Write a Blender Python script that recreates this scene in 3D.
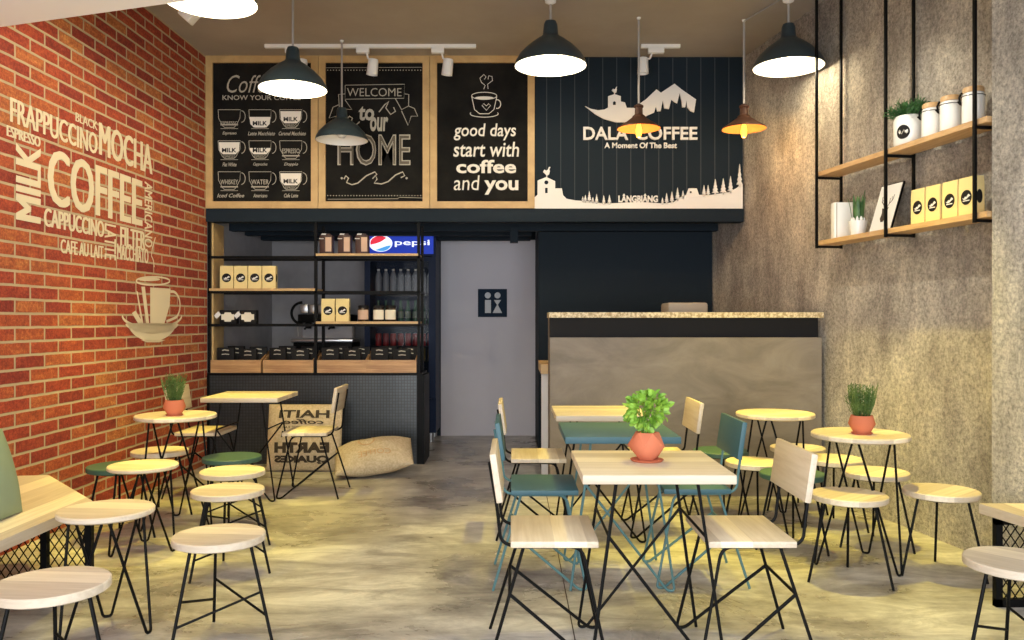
import bpy, bmesh, math, random
from mathutils import Vector, Matrix
random.seed(7)
C = bpy.context.scene.collection
sc = bpy.context.scene
PI = math.pi
for o in list(bpy.data.objects):
    bpy.data.objects.remove(o)

# ------------------------------------------------------------ camera, world, light, exposure
F = 828.0; CH = 1.3
cam = bpy.data.cameras.new('camera'); cam.sensor_width = 36; cam.lens = 36*F/1024
co = bpy.data.objects.new('camera', cam); co.location = (0, 0, CH); co.rotation_euler = (PI/2, 0, 0); C.objects.link(co)
cam.clip_start = 0.05
sc.camera = co
sc.view_settings.view_transform = 'Standard'; sc.view_settings.look = 'None'
sc.view_settings.gamma = 1; sc.view_settings.exposure = 0.42; sc.view_settings.use_curve_mapping = False
w = bpy.data.worlds.new('world'); sc.world = w; w.use_nodes = True
w.node_tree.nodes['Background'].inputs[0].default_value = (0.86, 0.93, 1.0, 1)
w.node_tree.nodes['Background'].inputs[1].default_value = 0.55

def light(name, kind, loc, energy, color, rot=(0,0,0), **kw):
    l = bpy.data.lights.new(name, kind); l.energy = energy; l.color = color
    for k, v in kw.items(): setattr(l, k, v)
    o = bpy.data.objects.new(name, l); o.location = loc; o.rotation_euler = rot; C.objects.link(o)
    return o
# daylight entering through the open shop front behind the camera
light('daylight', 'AREA', (0, -0.75, 1.25), 190, (0.90, 0.95, 1.0), (math.radians(96), 0, 0), shape='RECTANGLE', size=5.2, size_y=2.3)
WARM = (1.0, 0.80, 0.09)
# ceiling spots over the tables (their fixtures are above the picture)
for i, (x, y, z, e, deg) in enumerate([(1.75, 4.55, 3.6, 300, 52), (1.6, 5.5, 3.6, 230, 46), (-2.05, 5.40, 3.6, 290, 46), (-1.35, 4.45, 3.6, 150, 46), (-2.0, 6.4, 3.6, 130, 40), (0.65, 5.1, 3.6, 220, 44), (0.6, 3.7, 2.88, 65, 62), (-2.15, 3.8, 2.88, 85, 60)]):
    light('downlight', 'SPOT', (x, y, z), e, WARM, (0, 0, 0), spot_size=math.radians(deg), spot_blend=0.7, shadow_soft_size=0.05)

light('added_shelf_spot', 'SPOT', (1.15, 4.5, 3.6), 85, (1.0, 0.92, 0.72), (math.radians(38), 0, math.radians(-68)), spot_size=math.radians(62), spot_blend=0.7, shadow_soft_size=0.04)  # unseen spot added to brighten the hanging shelf and its white jars

# ------------------------------------------------------------ materials
def nm(name, col, rough=0.6, metal=0.0, spec=0.5):
    m = bpy.data.materials.new(name); m.use_nodes = True
    b = m.node_tree.nodes['Principled BSDF']
    b.inputs['Base Color'].default_value = (*col, 1); b.inputs['Roughness'].default_value = rough
    b.inputs['Metallic'].default_value = metal; b.inputs['Specular IOR Level'].default_value = spec
    return m
def N(m, t, **kw):
    n = m.node_tree.nodes.new(t)
    for k, v in kw.items(): setattr(n, k, v)
    return n
def L(m, a, b): m.node_tree.links.new(a, b)
def bsdf(m): return m.node_tree.nodes['Principled BSDF']
def ramp(m, fac, stops):
    r = N(m, 'ShaderNodeValToRGB'); e = r.color_ramp.elements
    while len(e) < len(stops): e.new(0.5)
    for i, (p, c) in enumerate(stops): e[i].position = p; e[i].color = (*c, 1)
    L(m, fac, r.inputs[0]); return r
def noise(m, scale, detail=5, stretch=(1,1,1), coord='Object', rough=0.6, dist=0):
    tc = N(m, 'ShaderNodeTexCoord'); mp = N(m, 'ShaderNodeMapping'); mp.inputs['Scale'].default_value = stretch
    n = N(m, 'ShaderNodeTexNoise'); n.inputs['Scale'].default_value = scale; n.inputs['Detail'].default_value = detail
    n.inputs['Roughness'].default_value = rough; n.inputs['Distortion'].default_value = dist
    L(m, tc.outputs[coord], mp.inputs[0]); L(m, mp.outputs[0], n.inputs['Vector']); return n
def bump(m, h, strength=0.3, dist=0.01):
    b = N(m, 'ShaderNodeBump'); b.inputs['Strength'].default_value = strength; b.inputs['Distance'].default_value = dist
    L(m, h, b.inputs['Height']); L(m, b.outputs[0], bsdf(m).inputs['Normal'])
def mixc(m, fac, a, b, mode='MIX'):
    x = N(m, 'ShaderNodeMix', data_type='RGBA', blend_type=mode)
    if hasattr(fac, 'name'): L(m, fac, x.inputs[0])
    else: x.inputs[0].default_value = fac
    for s, i in ((a, 6), (b, 7)):
        if hasattr(s, 'name'): L(m, s, x.inputs[i])
        else: x.inputs[i].default_value = (*s, 1)
    return x.outputs[2]

def wood(name, base, dark, plank=0.0, rough=0.45, grain=(1.2, 22, 22)):
    m = nm(name, base, rough)
    n = noise(m, 2.2, 6, grain, dist=0.4)
    r = ramp(m, n.outputs[0], [(0.3, dark), (0.62, base)])
    out = r.outputs[0]
    if plank:
        tc = N(m, 'ShaderNodeTexCoord'); sp = N(m, 'ShaderNodeSeparateXYZ'); L(m, tc.outputs['Object'], sp.inputs[0])
        d = N(m, 'ShaderNodeMath', operation='DIVIDE'); L(m, sp.outputs[1 if grain[0] < grain[1] else 0], d.inputs[0]); d.inputs[1].default_value = plank
        f = N(m, 'ShaderNodeMath', operation='FLOOR'); L(m, d.outputs[0], f.inputs[0])
        wn = N(m, 'ShaderNodeTexWhiteNoise', noise_dimensions='1D'); L(m, f.outputs[0], wn.inputs['W'])
        r2 = ramp(m, wn.outputs[0], [(0.0, (0.66, 0.62, 0.60)), (0.5, (0.95, 0.93, 0.9)), (1.0, (1.08, 1.06, 1.0))])
        out = mixc(m, 0.9, out, r2.outputs[0], 'MULTIPLY')
    L(m, out, bsdf(m).inputs['Base Color'])
    bump(m, n.outputs[0], 0.08, 0.002)
    return m
M = {}
M['wood'] = wood('pale_wood', (0.84, 0.75, 0.60), (0.72, 0.62, 0.47), 0.11)
M['woody'] = wood('pale_wood_cross', (0.84, 0.74, 0.58), (0.70, 0.59, 0.43), 0.12, grain=(22, 1.2, 22))
M['shelfwood'] = wood('shelf_wood', (0.62, 0.40, 0.20), (0.48, 0.28, 0.12), 0, grain=(22, 1.5, 22))
M['framewood'] = wood('frame_wood', (0.60, 0.40, 0.17), (0.48, 0.30, 0.12), 0, grain=(3, 3, 3))
M['crate'] = wood('crate_wood', (0.58, 0.34, 0.14), (0.36, 0.18, 0.07), 0, grain=(1.5, 18, 18))
M['black'] = nm('black_steel', (0.004, 0.004, 0.004), 0.5, 0.0, 0.12)
M['teal'] = nm('teal_paint', (0.040, 0.115, 0.145), 0.5)
M['green'] = nm('green_paint', (0.045, 0.105, 0.080), 0.5)
M['tealrod'] = nm('teal_rod', (0.07, 0.17, 0.19), 0.45)
M['navy'] = nm('navy_black', (0.009, 0.017, 0.026), 0.7, 0, 0.2)
M['white'] = nm('white_cutout', (0.82, 0.80, 0.76), 0.6)
M['cream'] = nm('cream_wall_paint', (0.80, 0.68, 0.46), 0.8)
M['chalk'] = nm('chalk', (0.46, 0.42, 0.34), 0.9)
M['chalkwhite'] = nm('chalk_white', (0.85, 0.80, 0.70), 0.9)
M['ceramic'] = nm('white_ceramic', (0.85, 0.84, 0.80), 0.25)
M['terra'] = nm('terracotta', (0.56, 0.17, 0.09), 0.85, 0, 0.2)
M['soil'] = nm('soil', (0.05, 0.03, 0.02), 0.95)
M['kraft'] = nm('kraft_paper', (0.84, 0.67, 0.30), 0.75)
M['blacklabel'] = nm('black_label', (0.009, 0.008, 0.008), 0.7, 0, 0.25)
M['fridge'] = nm('blue_fridge', (0.003, 0.012, 0.045), 0.5, 0, 0.2)
M['steel'] = nm('brushed_steel', (0.6, 0.6, 0.6), 0.3, 0.9)
M['lampgreen'] = nm('dark_green_enamel', (0.022, 0.036, 0.044), 0.4)
M['lamprust'] = nm('rust_enamel', (0.055, 0.022, 0.012), 0.6, 0, 0.3)
M['lampcopper'] = nm('copper_lining', (0.50, 0.20, 0.06), 0.5)
M['lampwhite'] = nm('white_enamel', (0.9, 0.88, 0.82), 0.4)
M['cord'] = nm('grey_cord', (0.35, 0.33, 0.31), 0.6)
M['plaster'] = nm('white_plaster', (0.90, 0.90, 0.89), 0.8)
M['doorgrey'] = nm('grey_door_paint', (0.66, 0.63, 0.68), 0.75)
M['core'] = nm('chalk_hatch', (0.13, 0.11, 0.08), 0.9)
M['cap'] = nm('brown_lid', (0.40, 0.20, 0.08), 0.5)

m = M['chalkboard'] = nm('chalkboard', (0.014, 0.013, 0.012), 0.85, 0, 0.15)
n = noise(m, 3, 6); L(m, ramp(m, n.outputs[0], [(0.35, (0.005, 0.005, 0.005)), (0.8, (0.022, 0.020, 0.016))]).outputs[0], bsdf(m).inputs['Base Color'])
def leafmat(name, a, b):
    m = nm(name, a, 0.5); g = N(m, 'ShaderNodeObjectInfo'); n = noise(m, 14, 2)
    L(m, ramp(m, n.outputs[0], [(0.35, a), (0.65, b)]).outputs[0], bsdf(m).inputs['Base Color']); return m
M['basil'] = leafmat('basil_leaf', (0.10, 0.26, 0.02), (0.30, 0.50, 0.06))
M['herb'] = leafmat('herb_leaf', (0.04, 0.10, 0.02), (0.14, 0.22, 0.05))
M['cedar'] = leafmat('cedar_leaf', (0.02, 0.09, 0.02), (0.06, 0.18, 0.05))
M['snake'] = leafmat('snake_leaf', (0.02, 0.07, 0.02), (0.10, 0.20, 0.06))
def emis(name, col, s):
    m = nm(name, col); b = bsdf(m); b.inputs['Emission Color'].default_value = (*col, 1); b.inputs['Emission Strength'].default_value = s; return m
M['bulb'] = emis('lit_bulb', (1.0, 0.86, 0.60), 9)
M['edison'] = emis('edison_glass', (1.0, 0.50, 0.06), 1.6)
M['filament'] = emis('filament', (1.0, 0.75, 0.25), 8)
M['signblue'] = emis('sign_blue', (0.01, 0.03, 0.30), 0.9)
M['signwhite'] = emis('sign_white', (0.85, 0.9, 1.0), 0.8)
M['signred'] = emis('sign_red', (0.75, 0.03, 0.06), 0.7)
M['signsky'] = emis('sign_sky', (0.08, 0.35, 0.75), 0.7)
M['sage'] = nm('sage_fabric', (0.24, 0.30, 0.19), 0.95)
n = noise(M['sage'], 90, 2); bump(M['sage'], n.outputs[0], 0.3, 0.003)
m = M['burlap'] = nm('burlap', (0.62, 0.50, 0.32), 0.95)
n = noise(m, 60, 3); L(m, ramp(m, n.outputs[0], [(0.3, (0.50, 0.38, 0.22)), (0.7, (0.70, 0.58, 0.38))]).outputs[0], bsdf(m).inputs['Base Color']); bump(m, n.outputs[0], 0.35, 0.003)
m = M['print'] = nm('sack_print', (0.05, 0.035, 0.02), 0.9)
# bricks
m = M['brick'] = nm('red_brick', (0.4, 0.1, 0.04), 0.85)
tc = N(m, 'ShaderNodeTexCoord'); sp = N(m, 'ShaderNodeSeparateXYZ'); cb = N(m, 'ShaderNodeCombineXYZ')
L(m, tc.outputs['Object'], sp.inputs[0])
a1 = N(m, 'ShaderNodeMath', operation='ADD'); L(m, sp.outputs[1], a1.inputs[0]); a1.inputs[1].default_value = 0.065
a2 = N(m, 'ShaderNodeMath', operation='ADD'); L(m, sp.outputs[2], a2.inputs[0]); a2.inputs[1].default_value = -0.0584+0.006
L(m, a1.outputs[0], cb.inputs[0]); L(m, a2.outputs[0], cb.inputs[1])
wob = noise(m, 9, 3); sub = N(m, 'ShaderNodeVectorMath', operation='SUBTRACT'); L(m, wob.outputs['Color'], sub.inputs[0]); sub.inputs[1].default_value = (0.5, 0.5, 0.5)
scl = N(m, 'ShaderNodeVectorMath', operation='SCALE'); L(m, sub.outputs[0], scl.inputs[0]); scl.inputs['Scale'].default_value = 0.008
add = N(m, 'ShaderNodeVectorMath', operation='ADD'); L(m, cb.outputs[0], add.inputs[0]); L(m, scl.outputs[0], add.inputs[1])
bt = N(m, 'ShaderNodeTexBrick'); L(m, add.outputs[0], bt.inputs['Vector'])
bt.inputs['Scale'].default_value = 1; bt.inputs['Brick Width'].default_value = 0.288; bt.inputs['Row Height'].default_value = 0.0803
bt.inputs['Mortar Size'].default_value = 0.0092; bt.inputs['Mortar Smooth'].default_value = 0.35
bt.inputs['Color1'].default_value = (0.0, 0.0, 0.0, 1); bt.inputs['Color2'].default_value = (1, 1, 1, 1); bt.inputs['Mortar'].default_value = (0.5, 0.5, 0.5, 1)
rb = ramp(m, bt.outputs['Color'], [(0.0, (0.26, 0.030, 0.016)), (0.4, (0.38, 0.050, 0.020)), (0.75, (0.43, 0.085, 0.026)), (1.0, (0.46, 0.14, 0.042))])
mot = noise(m, 8, 8, (1, 1, 2.6), rough=0.78)
rm = ramp(m, mot.outputs[0], [(0.33, (0.55, 0.45, 0.42)), (0.5, (0.95, 0.9, 0.85)), (0.68, (1.30, 1.9, 1.6))])
bc = mixc(m, 0.8, rb.outputs[0], rm.outputs[0], 'MULTIPLY')
spk = noise(m, 55, 8, rough=0.85); bc = mixc(m, 0.8, bc, ramp(m, spk.outputs[0], [(0.40, (0.55, 0.5, 0.5)), (0.5, (0.95, 0.95, 0.95)), (0.60, (1.45, 1.7, 1.7))]).outputs[0], 'MULTIPLY')
col = mixc(m, bt.outputs['Fac'], bc, (0.50, 0.38, 0.22))
L(m, col, bsdf(m).inputs['Base Color'])
inv = N(m, 'ShaderNodeMath', operation='SUBTRACT'); inv.inputs[0].default_value = 1; L(m, bt.outputs['Fac'], inv.inputs[1])
mx = N(m, 'ShaderNodeMath', operation='MULTIPLY_ADD'); L(m, mot.outputs[0], mx.inputs[0]); mx.inputs[1].default_value = 0.35; L(m, inv.outputs[0], mx.inputs[2])
bump(m, mx.outputs[0], 0.6, 0.008)
# rough concrete
def concrete(name, stops, s1=0.9, bumpy=0.9):
    m = nm(name, stops[0][1], 0.9)
    n1 = noise(m, s1, 8, (1, 1, 0.8), rough=0.72, dist=0.3); n2 = noise(m, 42, 12, rough=0.9); n3 = noise(m, 3.2, 6, (1, 1.3, 0.5), rough=0.7)
    r = ramp(m, n1.outputs[0], stops)
    r2 = ramp(m, n2.outputs[0], [(0.41, (0.34, 0.33, 0.32)), (0.50, (0.96, 0.95, 0.94)), (0.60, (1.6, 1.58, 1.52))])
    r3 = ramp(m, n3.outputs[0], [(0.34, (0.60, 0.58, 0.57)), (0.60, (1.10, 1.10, 1.08))])
    c = mixc(m, 0.85, r.outputs[0], r2.outputs[0], 'MULTIPLY'); c = mixc(m, 0.9, c, r3.outputs[0], 'MULTIPLY')
    L(m, c, bsdf(m).inputs['Base Color']); bump(m, n2.outputs[0], bumpy, 0.012); return m
M['concrete'] = concrete('rough_concrete', [(0.32, (0.26, 0.235, 0.22)), (0.48, (0.44, 0.40, 0.35)), (0.66, (0.60, 0.56, 0.48))])
M['concrete_l'] = concrete('rough_concrete_light', [(0.30, (0.46, 0.43, 0.38)), (0.7, (0.62, 0.59, 0.54))])
m = M['barstone'] = nm('cement_panel', (0.25, 0.2, 0.15), 0.6)
n = noise(m, 2.2, 7, (1, 1, 2.2), rough=0.62, dist=0.8)
L(m, ramp(m, n.outputs[0], [(0.30, (0.165, 0.132, 0.098)), (0.5, (0.225, 0.185, 0.14)), (0.72, (0.29, 0.245, 0.19))]).outputs[0], bsdf(m).inputs['Base Color'])
m = M['bartop'] = nm('speckled_board', (0.7, 0.55, 0.3), 0.5)
n = noise(m, 45, 3); L(m, ramp(m, n.outputs[0], [(0.4, (0.42, 0.29, 0.13)), (0.6, (0.82, 0.68, 0.42))]).outputs[0], bsdf(m).inputs['Base Color'])
# floor
m = M['floor'] = nm('polished_concrete', (0.3, 0.27, 0.22), 0.3)
n1 = noise(m, 1.15, 10, (0.9, 1.15, 1), rough=0.64, dist=0.6); n2 = noise(m, 3.2, 12, (0.7, 2.0, 1), rough=0.78, dist=0.6); n3 = noise(m, 30, 4, (0.5, 2, 1))
r1 = ramp(m, n1.outputs[0], [(0.32, (0.22, 0.20, 0.185)), (0.45, (0.36, 0.335, 0.305)), (0.57, (0.56, 0.54, 0.505)), (0.72, (0.72, 0.70, 0.665))])
r2 = ramp(m, n2.outputs[0], [(0.38, (0.46, 0.44, 0.43)), (0.50, (0.90, 0.89, 0.88)), (0.60, (1.25, 1.24, 1.22))])
c = mixc(m, 0.8, r1.outputs[0], r2.outputs[0], 'MULTIPLY')
L(m, c, bsdf(m).inputs['Base Color'])
rr = ramp(m, n1.outputs[0], [(0.3, (0.20,)*3), (0.7, (0.42,)*3)]); L(m, rr.outputs[0], bsdf(m).inputs['Roughness'])
bump(m, n3.outputs[0], 0.04, 0.003)
m = M['ceiling'] = nm('beige_ceiling', (0.40, 0.33, 0.25), 0.85)
n = noise(m, 1.5, 5); L(m, ramp(m, n.outputs[0], [(0.3, (0.34, 0.29, 0.23)), (0.7, (0.40, 0.345, 0.28))]).outputs[0], bsdf(m).inputs['Base Color'])
m = M['greywall'] = nm('grey_plaster', (0.42, 0.40, 0.42), 0.85)
n = noise(m, 8, 5); L(m, ramp(m, n.outputs[0], [(0.3, (0.36, 0.345, 0.36)), (0.7, (0.42, 0.405, 0.42))]).outputs[0], bsdf(m).inputs['Base Color'])
# navy boards with pale joints
m = M['boards'] = nm('navy_boards', (0.012, 0.022, 0.034), 0.75, 0, 0.2)
tc = N(m, 'ShaderNodeTexCoord'); sp = N(m, 'ShaderNodeSeparateXYZ'); L(m, tc.outputs['Object'], sp.inputs[0])
a = N(m, 'ShaderNodeMath', operation='MULTIPLY_ADD'); L(m, sp.outputs[0], a.inputs[0]); a.inputs[1].default_value = 1/0.1265; a.inputs[2].default_value = 100.55
fr = N(m, 'ShaderNodeMath', operation='FRACT'); L(m, a.outputs[0], fr.inputs[0])
lt = N(m, 'ShaderNodeMath', operation='LESS_THAN'); L(m, fr.outputs[0], lt.inputs[0]); lt.inputs[1].default_value = 0.055
L(m, mixc(m, lt.outputs[0], (0.009, 0.017, 0.026), (0.055, 0.065, 0.075)), bsdf(m).inputs['Base Color'])
# mosaic counter
m = M['mosaic'] = nm('dark_mosaic', (0.03, 0.035, 0.04), 0.3)
tc = N(m, 'ShaderNodeTexCoord'); sp = N(m, 'ShaderNodeSeparateXYZ'); cb = N(m, 'ShaderNodeCombineXYZ'); L(m, tc.outputs['Object'], sp.inputs[0]); L(m, sp.outputs[0], cb.inputs[0]); L(m, sp.outputs[2], cb.inputs[1])
bt = N(m, 'ShaderNodeTexBrick'); L(m, cb.outputs[0], bt.inputs['Vector']); bt.offset = 0
bt.inputs['Scale'].default_value = 1; bt.inputs['Brick Width'].default_value = 0.027; bt.inputs['Row Height'].default_value = 0.027; bt.inputs['Mortar Size'].default_value = 0.0032; bt.inputs['Mortar Smooth'].default_value = 0.2
bt.inputs['Color1'].default_value = (0.026, 0.034, 0.039, 1); bt.inputs['Color2'].default_value = (0.038, 0.046, 0.050, 1); bt.inputs['Mortar'].default_value = (0.012, 0.012, 0.013, 1)
L(m, bt.outputs['Color'], bsdf(m).inputs['Base Color'])
def glassy(name, col, t=0.8, rough=0.1):
    m = nm(name, col, rough); nt = m.node_tree; b = bsdf(m)
    tr = N(m, 'ShaderNodeBsdfTransparent'); mxs = N(m, 'ShaderNodeMixShader'); mxs.inputs[0].default_value = 1-t
    L(m, tr.outputs[0], mxs.inputs[1]); L(m, b.outputs[0], mxs.inputs[2]); L(m, mxs.outputs[0], nt.nodes['Material Output'].inputs[0]); return m
M['glass'] = glassy('door_glass', (0.02, 0.03, 0.04), 0.9, 0.08)
M['bottle_clear'] = nm('water_bottle_plastic', (0.20, 0.21, 0.24), 0.4)
M['bottle_green'] = nm('green_bottle', (0.04, 0.13, 0.08), 0.25)
M['can_red'] = nm('red_can', (0.22, 0.006, 0.008), 0.4)
M['bottle_amber'] = nm('amber_bottle', (0.14, 0.10, 0.03), 0.3)
M['labelc'] = nm('cream_label', (0.82, 0.76, 0.60), 0.7)
M['labelp'] = nm('pink_label', (0.62, 0.42, 0.30), 0.7)
M['darkjar'] = nm('dark_glass_jar', (0.03, 0.018, 0.012), 0.2)
M['redbrown'] = nm('brown_packet', (0.05, 0.016, 0.010), 0.5)
M['signnavy'] = nm('navy_sign', (0.008, 0.022, 0.045), 0.7, 0, 0.2)
M['signgrey'] = nm('grey_figures', (0.60, 0.62, 0.64), 0.6)
M['hoof'] = nm('poster_dark', (0.05, 0.035, 0.025), 0.8)
M['tray'] = nm('pale_tray', (0.40, 0.34, 0.27), 0.6)

# ------------------------------------------------------------ helpers
class MB:
    def __init__(s): s.v = []; s.f = []; s.smooth = []
    def add(s, vs, fs, sm=False):
        b = len(s.v); s.v += [Vector(v) for v in vs]
        s.f += [[i+b for i in f] for f in fs]; s.smooth += [sm]*len(fs)
    def box(s, a, b):
        x0, y0, z0 = a; x1, y1, z1 = b
        vs = [(x0,y0,z0),(x1,y0,z0),(x1,y1,z0),(x0,y1,z0),(x0,y0,z1),(x1,y0,z1),(x1,y1,z1),(x0,y1,z1)]
        s.add(vs, [[0,3,2,1],[4,5,6,7],[0,1,5,4],[1,2,6,5],[2,3,7,6],[3,0,4,7]])
    def bbox(s, a, b, r=0.004):
        # box with rounded vertical and top edges: a small bevelled box
        bm = bmesh.new(); bmesh.ops.create_cube(bm, size=1)
        for v in bm.verts: v.co = Vector(((a[i]+b[i])/2 + v.co[i]*(b[i]-a[i]) for i in range(3)))
        bmesh.ops.bevel(bm, geom=bm.edges[:], offset=r, segments=2, profile=0.5, affect='EDGES')
        bm.verts.index_update(); s.add([v.co.copy() for v in bm.verts], [[v.index for v in f.verts] for f in bm.faces]); bm.free()
    def prism(s, pts, z0, z1):
        n = len(pts); vs = [(x, y, z0) for x, y in pts] + [(x, y, z1) for x, y in pts]
        s.add(vs, [list(range(n))[::-1], [i+n for i in range(n)]] + [[i, (i+1) % n, (i+1) % n+n, i+n] for i in range(n)])
    def lathe(s, prof, seg=32, c=(0,0,0), sm=True, close=False):
        vs = []; fs = []; n = len(prof)
        for r, z in prof:
            for k in range(seg):
                a = 2*PI*k/seg; vs.append((c[0]+r*math.cos(a), c[1]+r*math.sin(a), c[2]+z))
        for i in range(n-1):
            for k in range(seg):
                k2 = (k+1) % seg; fs.append([i*seg+k, i*seg+k2, (i+1)*seg+k2, (i+1)*seg+k])
        s.add(vs, fs, sm)
        if prof[0][0] > 1e-5 and close: s.add(vs[:seg], [list(range(seg))[::-1]])
        if prof[-1][0] > 1e-5 and close: s.add(vs[-seg:], [list(range(seg))])
    def tube(s, pts, r, seg=8, cyc=False):
        pts = [Vector(p) for p in pts]; n = len(pts); vs = []; fs = []
        up = None
        for i, p in enumerate(pts):
            if cyc: t = (pts[(i+1) % n]-pts[i-1])
            else: t = (pts[min(i+1, n-1)]-pts[max(i-1, 0)])
            t.normalize()
            if up is None: up = Vector((0,0,1)) if abs(t.z) < 0.9 else Vector((1,0,0))
            u = (up - t*up.dot(t)).normalized(); up = u; v = t.cross(u)
            for k in range(seg):
                a = 2*PI*k/seg; vs.append(p+(u*math.cos(a)+v*math.sin(a))*r)
        m = n if cyc else n-1
        for i in range(m):
            j = (i+1) % n
            for k in range(seg):
                k2 = (k+1) % seg; fs.append([i*seg+k, i*seg+k2, j*seg+k2, j*seg+k])
        s.add(vs, fs, True)
        if not cyc:
            s.add(vs[:seg], [list(range(seg))[::-1]]); s.add(vs[-seg:], [list(range(seg))])
    def build(s, name, mat, parent=None, loc=None, kind=None):
        me = bpy.data.meshes.new(name); me.from_pydata([tuple(v) for v in s.v], [], s.f); me.update()
        me.polygons.foreach_set('use_smooth', s.smooth); me.update()
        bm = bmesh.new(); bm.from_mesh(me); bmesh.ops.recalc_face_normals(bm, faces=bm.faces[:]); bm.to_mesh(me); bm.free()
        me.set_sharp_from_angle(angle=math.radians(38))
        me.materials.append(mat if not isinstance(mat, str) else M[mat])
        o = bpy.data.objects.new(name, me); C.objects.link(o)
        if parent: o.parent = parent
        if loc: o.location = loc
        if kind: o['kind'] = kind
        return o
def bend(pts, r=0.03, k=4):
    """round the corners of a polyline"""
    P = [Vector(p) for p in pts]; out = [P[0]]
    for i in range(1, len(P)-1):
        a = P[i-1]-P[i]; b = P[i+1]-P[i]; rr = min(r, a.length*0.48, b.length*0.48)
        p0 = P[i]+a.normalized()*rr; p1 = P[i]+b.normalized()*rr
        for j in range(k+1):
            t = j/k; out.append(p0*(1-t)**2+P[i]*2*t*(1-t)+p1*t*t)
    out.append(P[-1]); return out
def thing(name, label, cat, loc=(0,0,0), rz=0, group=None):
    o = bpy.data.objects.new(name, None); o.empty_display_size = 0.1; C.objects.link(o)
    o.location = loc; o.rotation_euler = (0, 0, rz); o['label'] = label; o['category'] = cat
    if group: o['group'] = group
    return o
def tag(o, label, cat, group=None):
    o['label'] = label; o['category'] = cat
    if group: o['group'] = group
    return o
def dup(root, loc, rz=None, label=None):
    r = root.copy(); C.objects.link(r); r.location = loc
    if rz is not None: r.rotation_euler = (0, 0, rz)
    if label: r['label'] = label
    def kids(a, b):
        for ch in list(a.children):
            c = ch.copy(); C.objects.link(c); c.parent = b; kids(ch, c)
    kids(root, r)
    return r
def struct(o): o['kind'] = 'structure'; return o

_txt = {}
def glyphs(s, bold=0.0):
    key = (s, bold)
    if key in _txt: return _txt[key]
    cu = bpy.data.curves.new('t', 'FONT'); cu.body = s; cu.size = 1; cu.offset = bold; cu.resolution_u = 3
    o = bpy.data.objects.new('t', cu); C.objects.link(o)
    bpy.context.view_layer.update()
    me = o.evaluated_get(bpy.context.evaluated_depsgraph_get()).to_mesh()
    vs = [(v.co.x, v.co.y) for v in me.vertices]; fs = [list(p.vertices) for p in me.polygons]
    o.evaluated_get(bpy.context.evaluated_depsgraph_get()).to_mesh_clear()
    bpy.data.objects.remove(o); bpy.data.curves.remove(cu)
    _txt[key] = (vs, fs); return vs, fs
class Art:
    """flat or thin relief art on a plane: P = O + u*U + v*V"""
    def __init__(s, O, U, V, N_, th=0.0): s.O = Vector(O); s.U = Vector(U); s.V = Vector(V); s.N = Vector(N_).normalized(); s.th = th; s.vs = []; s.fs = []; s.lift = 0.0; s.lf = []
    def raw(s, vs, fs):
        b = len(s.vs); s.vs += list(vs); s.lf += [s.lift]*(len(s.vs)-b); s.fs += [[i+b for i in f] for f in fs]
    def text(s, t, u0, v0, u1, v1, rot=0, bold=0.0, shear=0.0, mirror=False):
        vs, fs = glyphs(t, bold)
        if shear: vs = [(x+shear*y, y) for x, y in vs]
        xs = [p[0] for p in vs]; ys = [p[1] for p in vs]; x0, x1, y0, y1 = min(xs), max(xs), min(ys), max(ys)
        out = []
        for x, y in vs:
            a = (x-x0)/(x1-x0); b = (y-y0)/(y1-y0)
            if mirror: a = 1-a
            if rot == 90: a, b = 1-b, a      # reads upwards
            if rot == -90: a, b = b, 1-a     # reads downwards
            out.append((u0+(u1-u0)*a, v0+(v1-v0)*b))
        s.raw(out, fs)
    def poly(s, pts): s.raw(pts, [list(range(len(pts)))])
    def stroke(s, pts, w):
        n = len(pts); vs = []
        for i in range(n):
            a = Vector(pts[max(i-1, 0)]); b = Vector(pts[min(i+1, n-1)]); d = b-a
            d = d.normalized() if d.length > 0 else Vector((1, 0)); q = Vector((-d.y, d.x))*w/2
            p = Vector(pts[i]); vs += [tuple(p+q), tuple(p-q)]
        s.raw(vs, [[2*i, 2*i+1, 2*i+3, 2*i+2] for i in range(n-1)])
    def circ(s, u, v, ru, rv=None, n=28, a0=0, a1=2*PI):
        rv = rv or ru
        s.poly([(u+ru*math.cos(a0+(a1-a0)*i/n), v+rv*math.sin(a0+(a1-a0)*i/n)) for i in range(n + (0 if a1-a0 > 6.28 else 1))])
    def build(s, name, mat, parent=None, warp=None):
        bm = bmesh.new()
        vv = []
        for (u, v), lf in zip(s.vs, s.lf):
            p = s.O+s.U*u+s.V*v+s.N*lf
            if warp: p = warp(u, v)
            vv.append(bm.verts.new(p))
        bm.verts.ensure_lookup_table()
        for f in s.fs:
            try: bm.faces.new([vv[i] for i in f])
            except ValueError: pass
        bm.normal_update()
        if not warp:
            for f in bm.faces:
                if f.normal.dot(s.N) < 0: f.normal_flip()
        if s.th:
            r = bmesh.ops.extrude_face_region(bm, geom=bm.faces[:])
            for e in r['geom']:
                if isinstance(e, bmesh.types.BMVert): e.co += s.N*s.th
            bmesh.ops.recalc_face_normals(bm, faces=bm.faces[:])
        me = bpy.data.meshes.new(name); bm.to_mesh(me); bm.free(); me.materials.append(M[mat] if isinstance(mat, str) else mat)
        o = bpy.data.objects.new(name, me); C.objects.link(o)
        if parent:
            o.parent = parent
        return o

# ------------------------------------------------------------ room dimensions
H = 3.674; DF = 7.475; DB = 9.36; HM = 2.30; Y0 = -0.6
lwx = lambda d: -2.9175+0.022*d            # left wall
rwx = lambda d: 3.318-0.165*d              # right wall
fx = lambda x, d=DF: (x-512)*d/F           # lateral position at depth d
fz = lambda y, d=DF: CH+(320-y)*d/F

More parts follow.
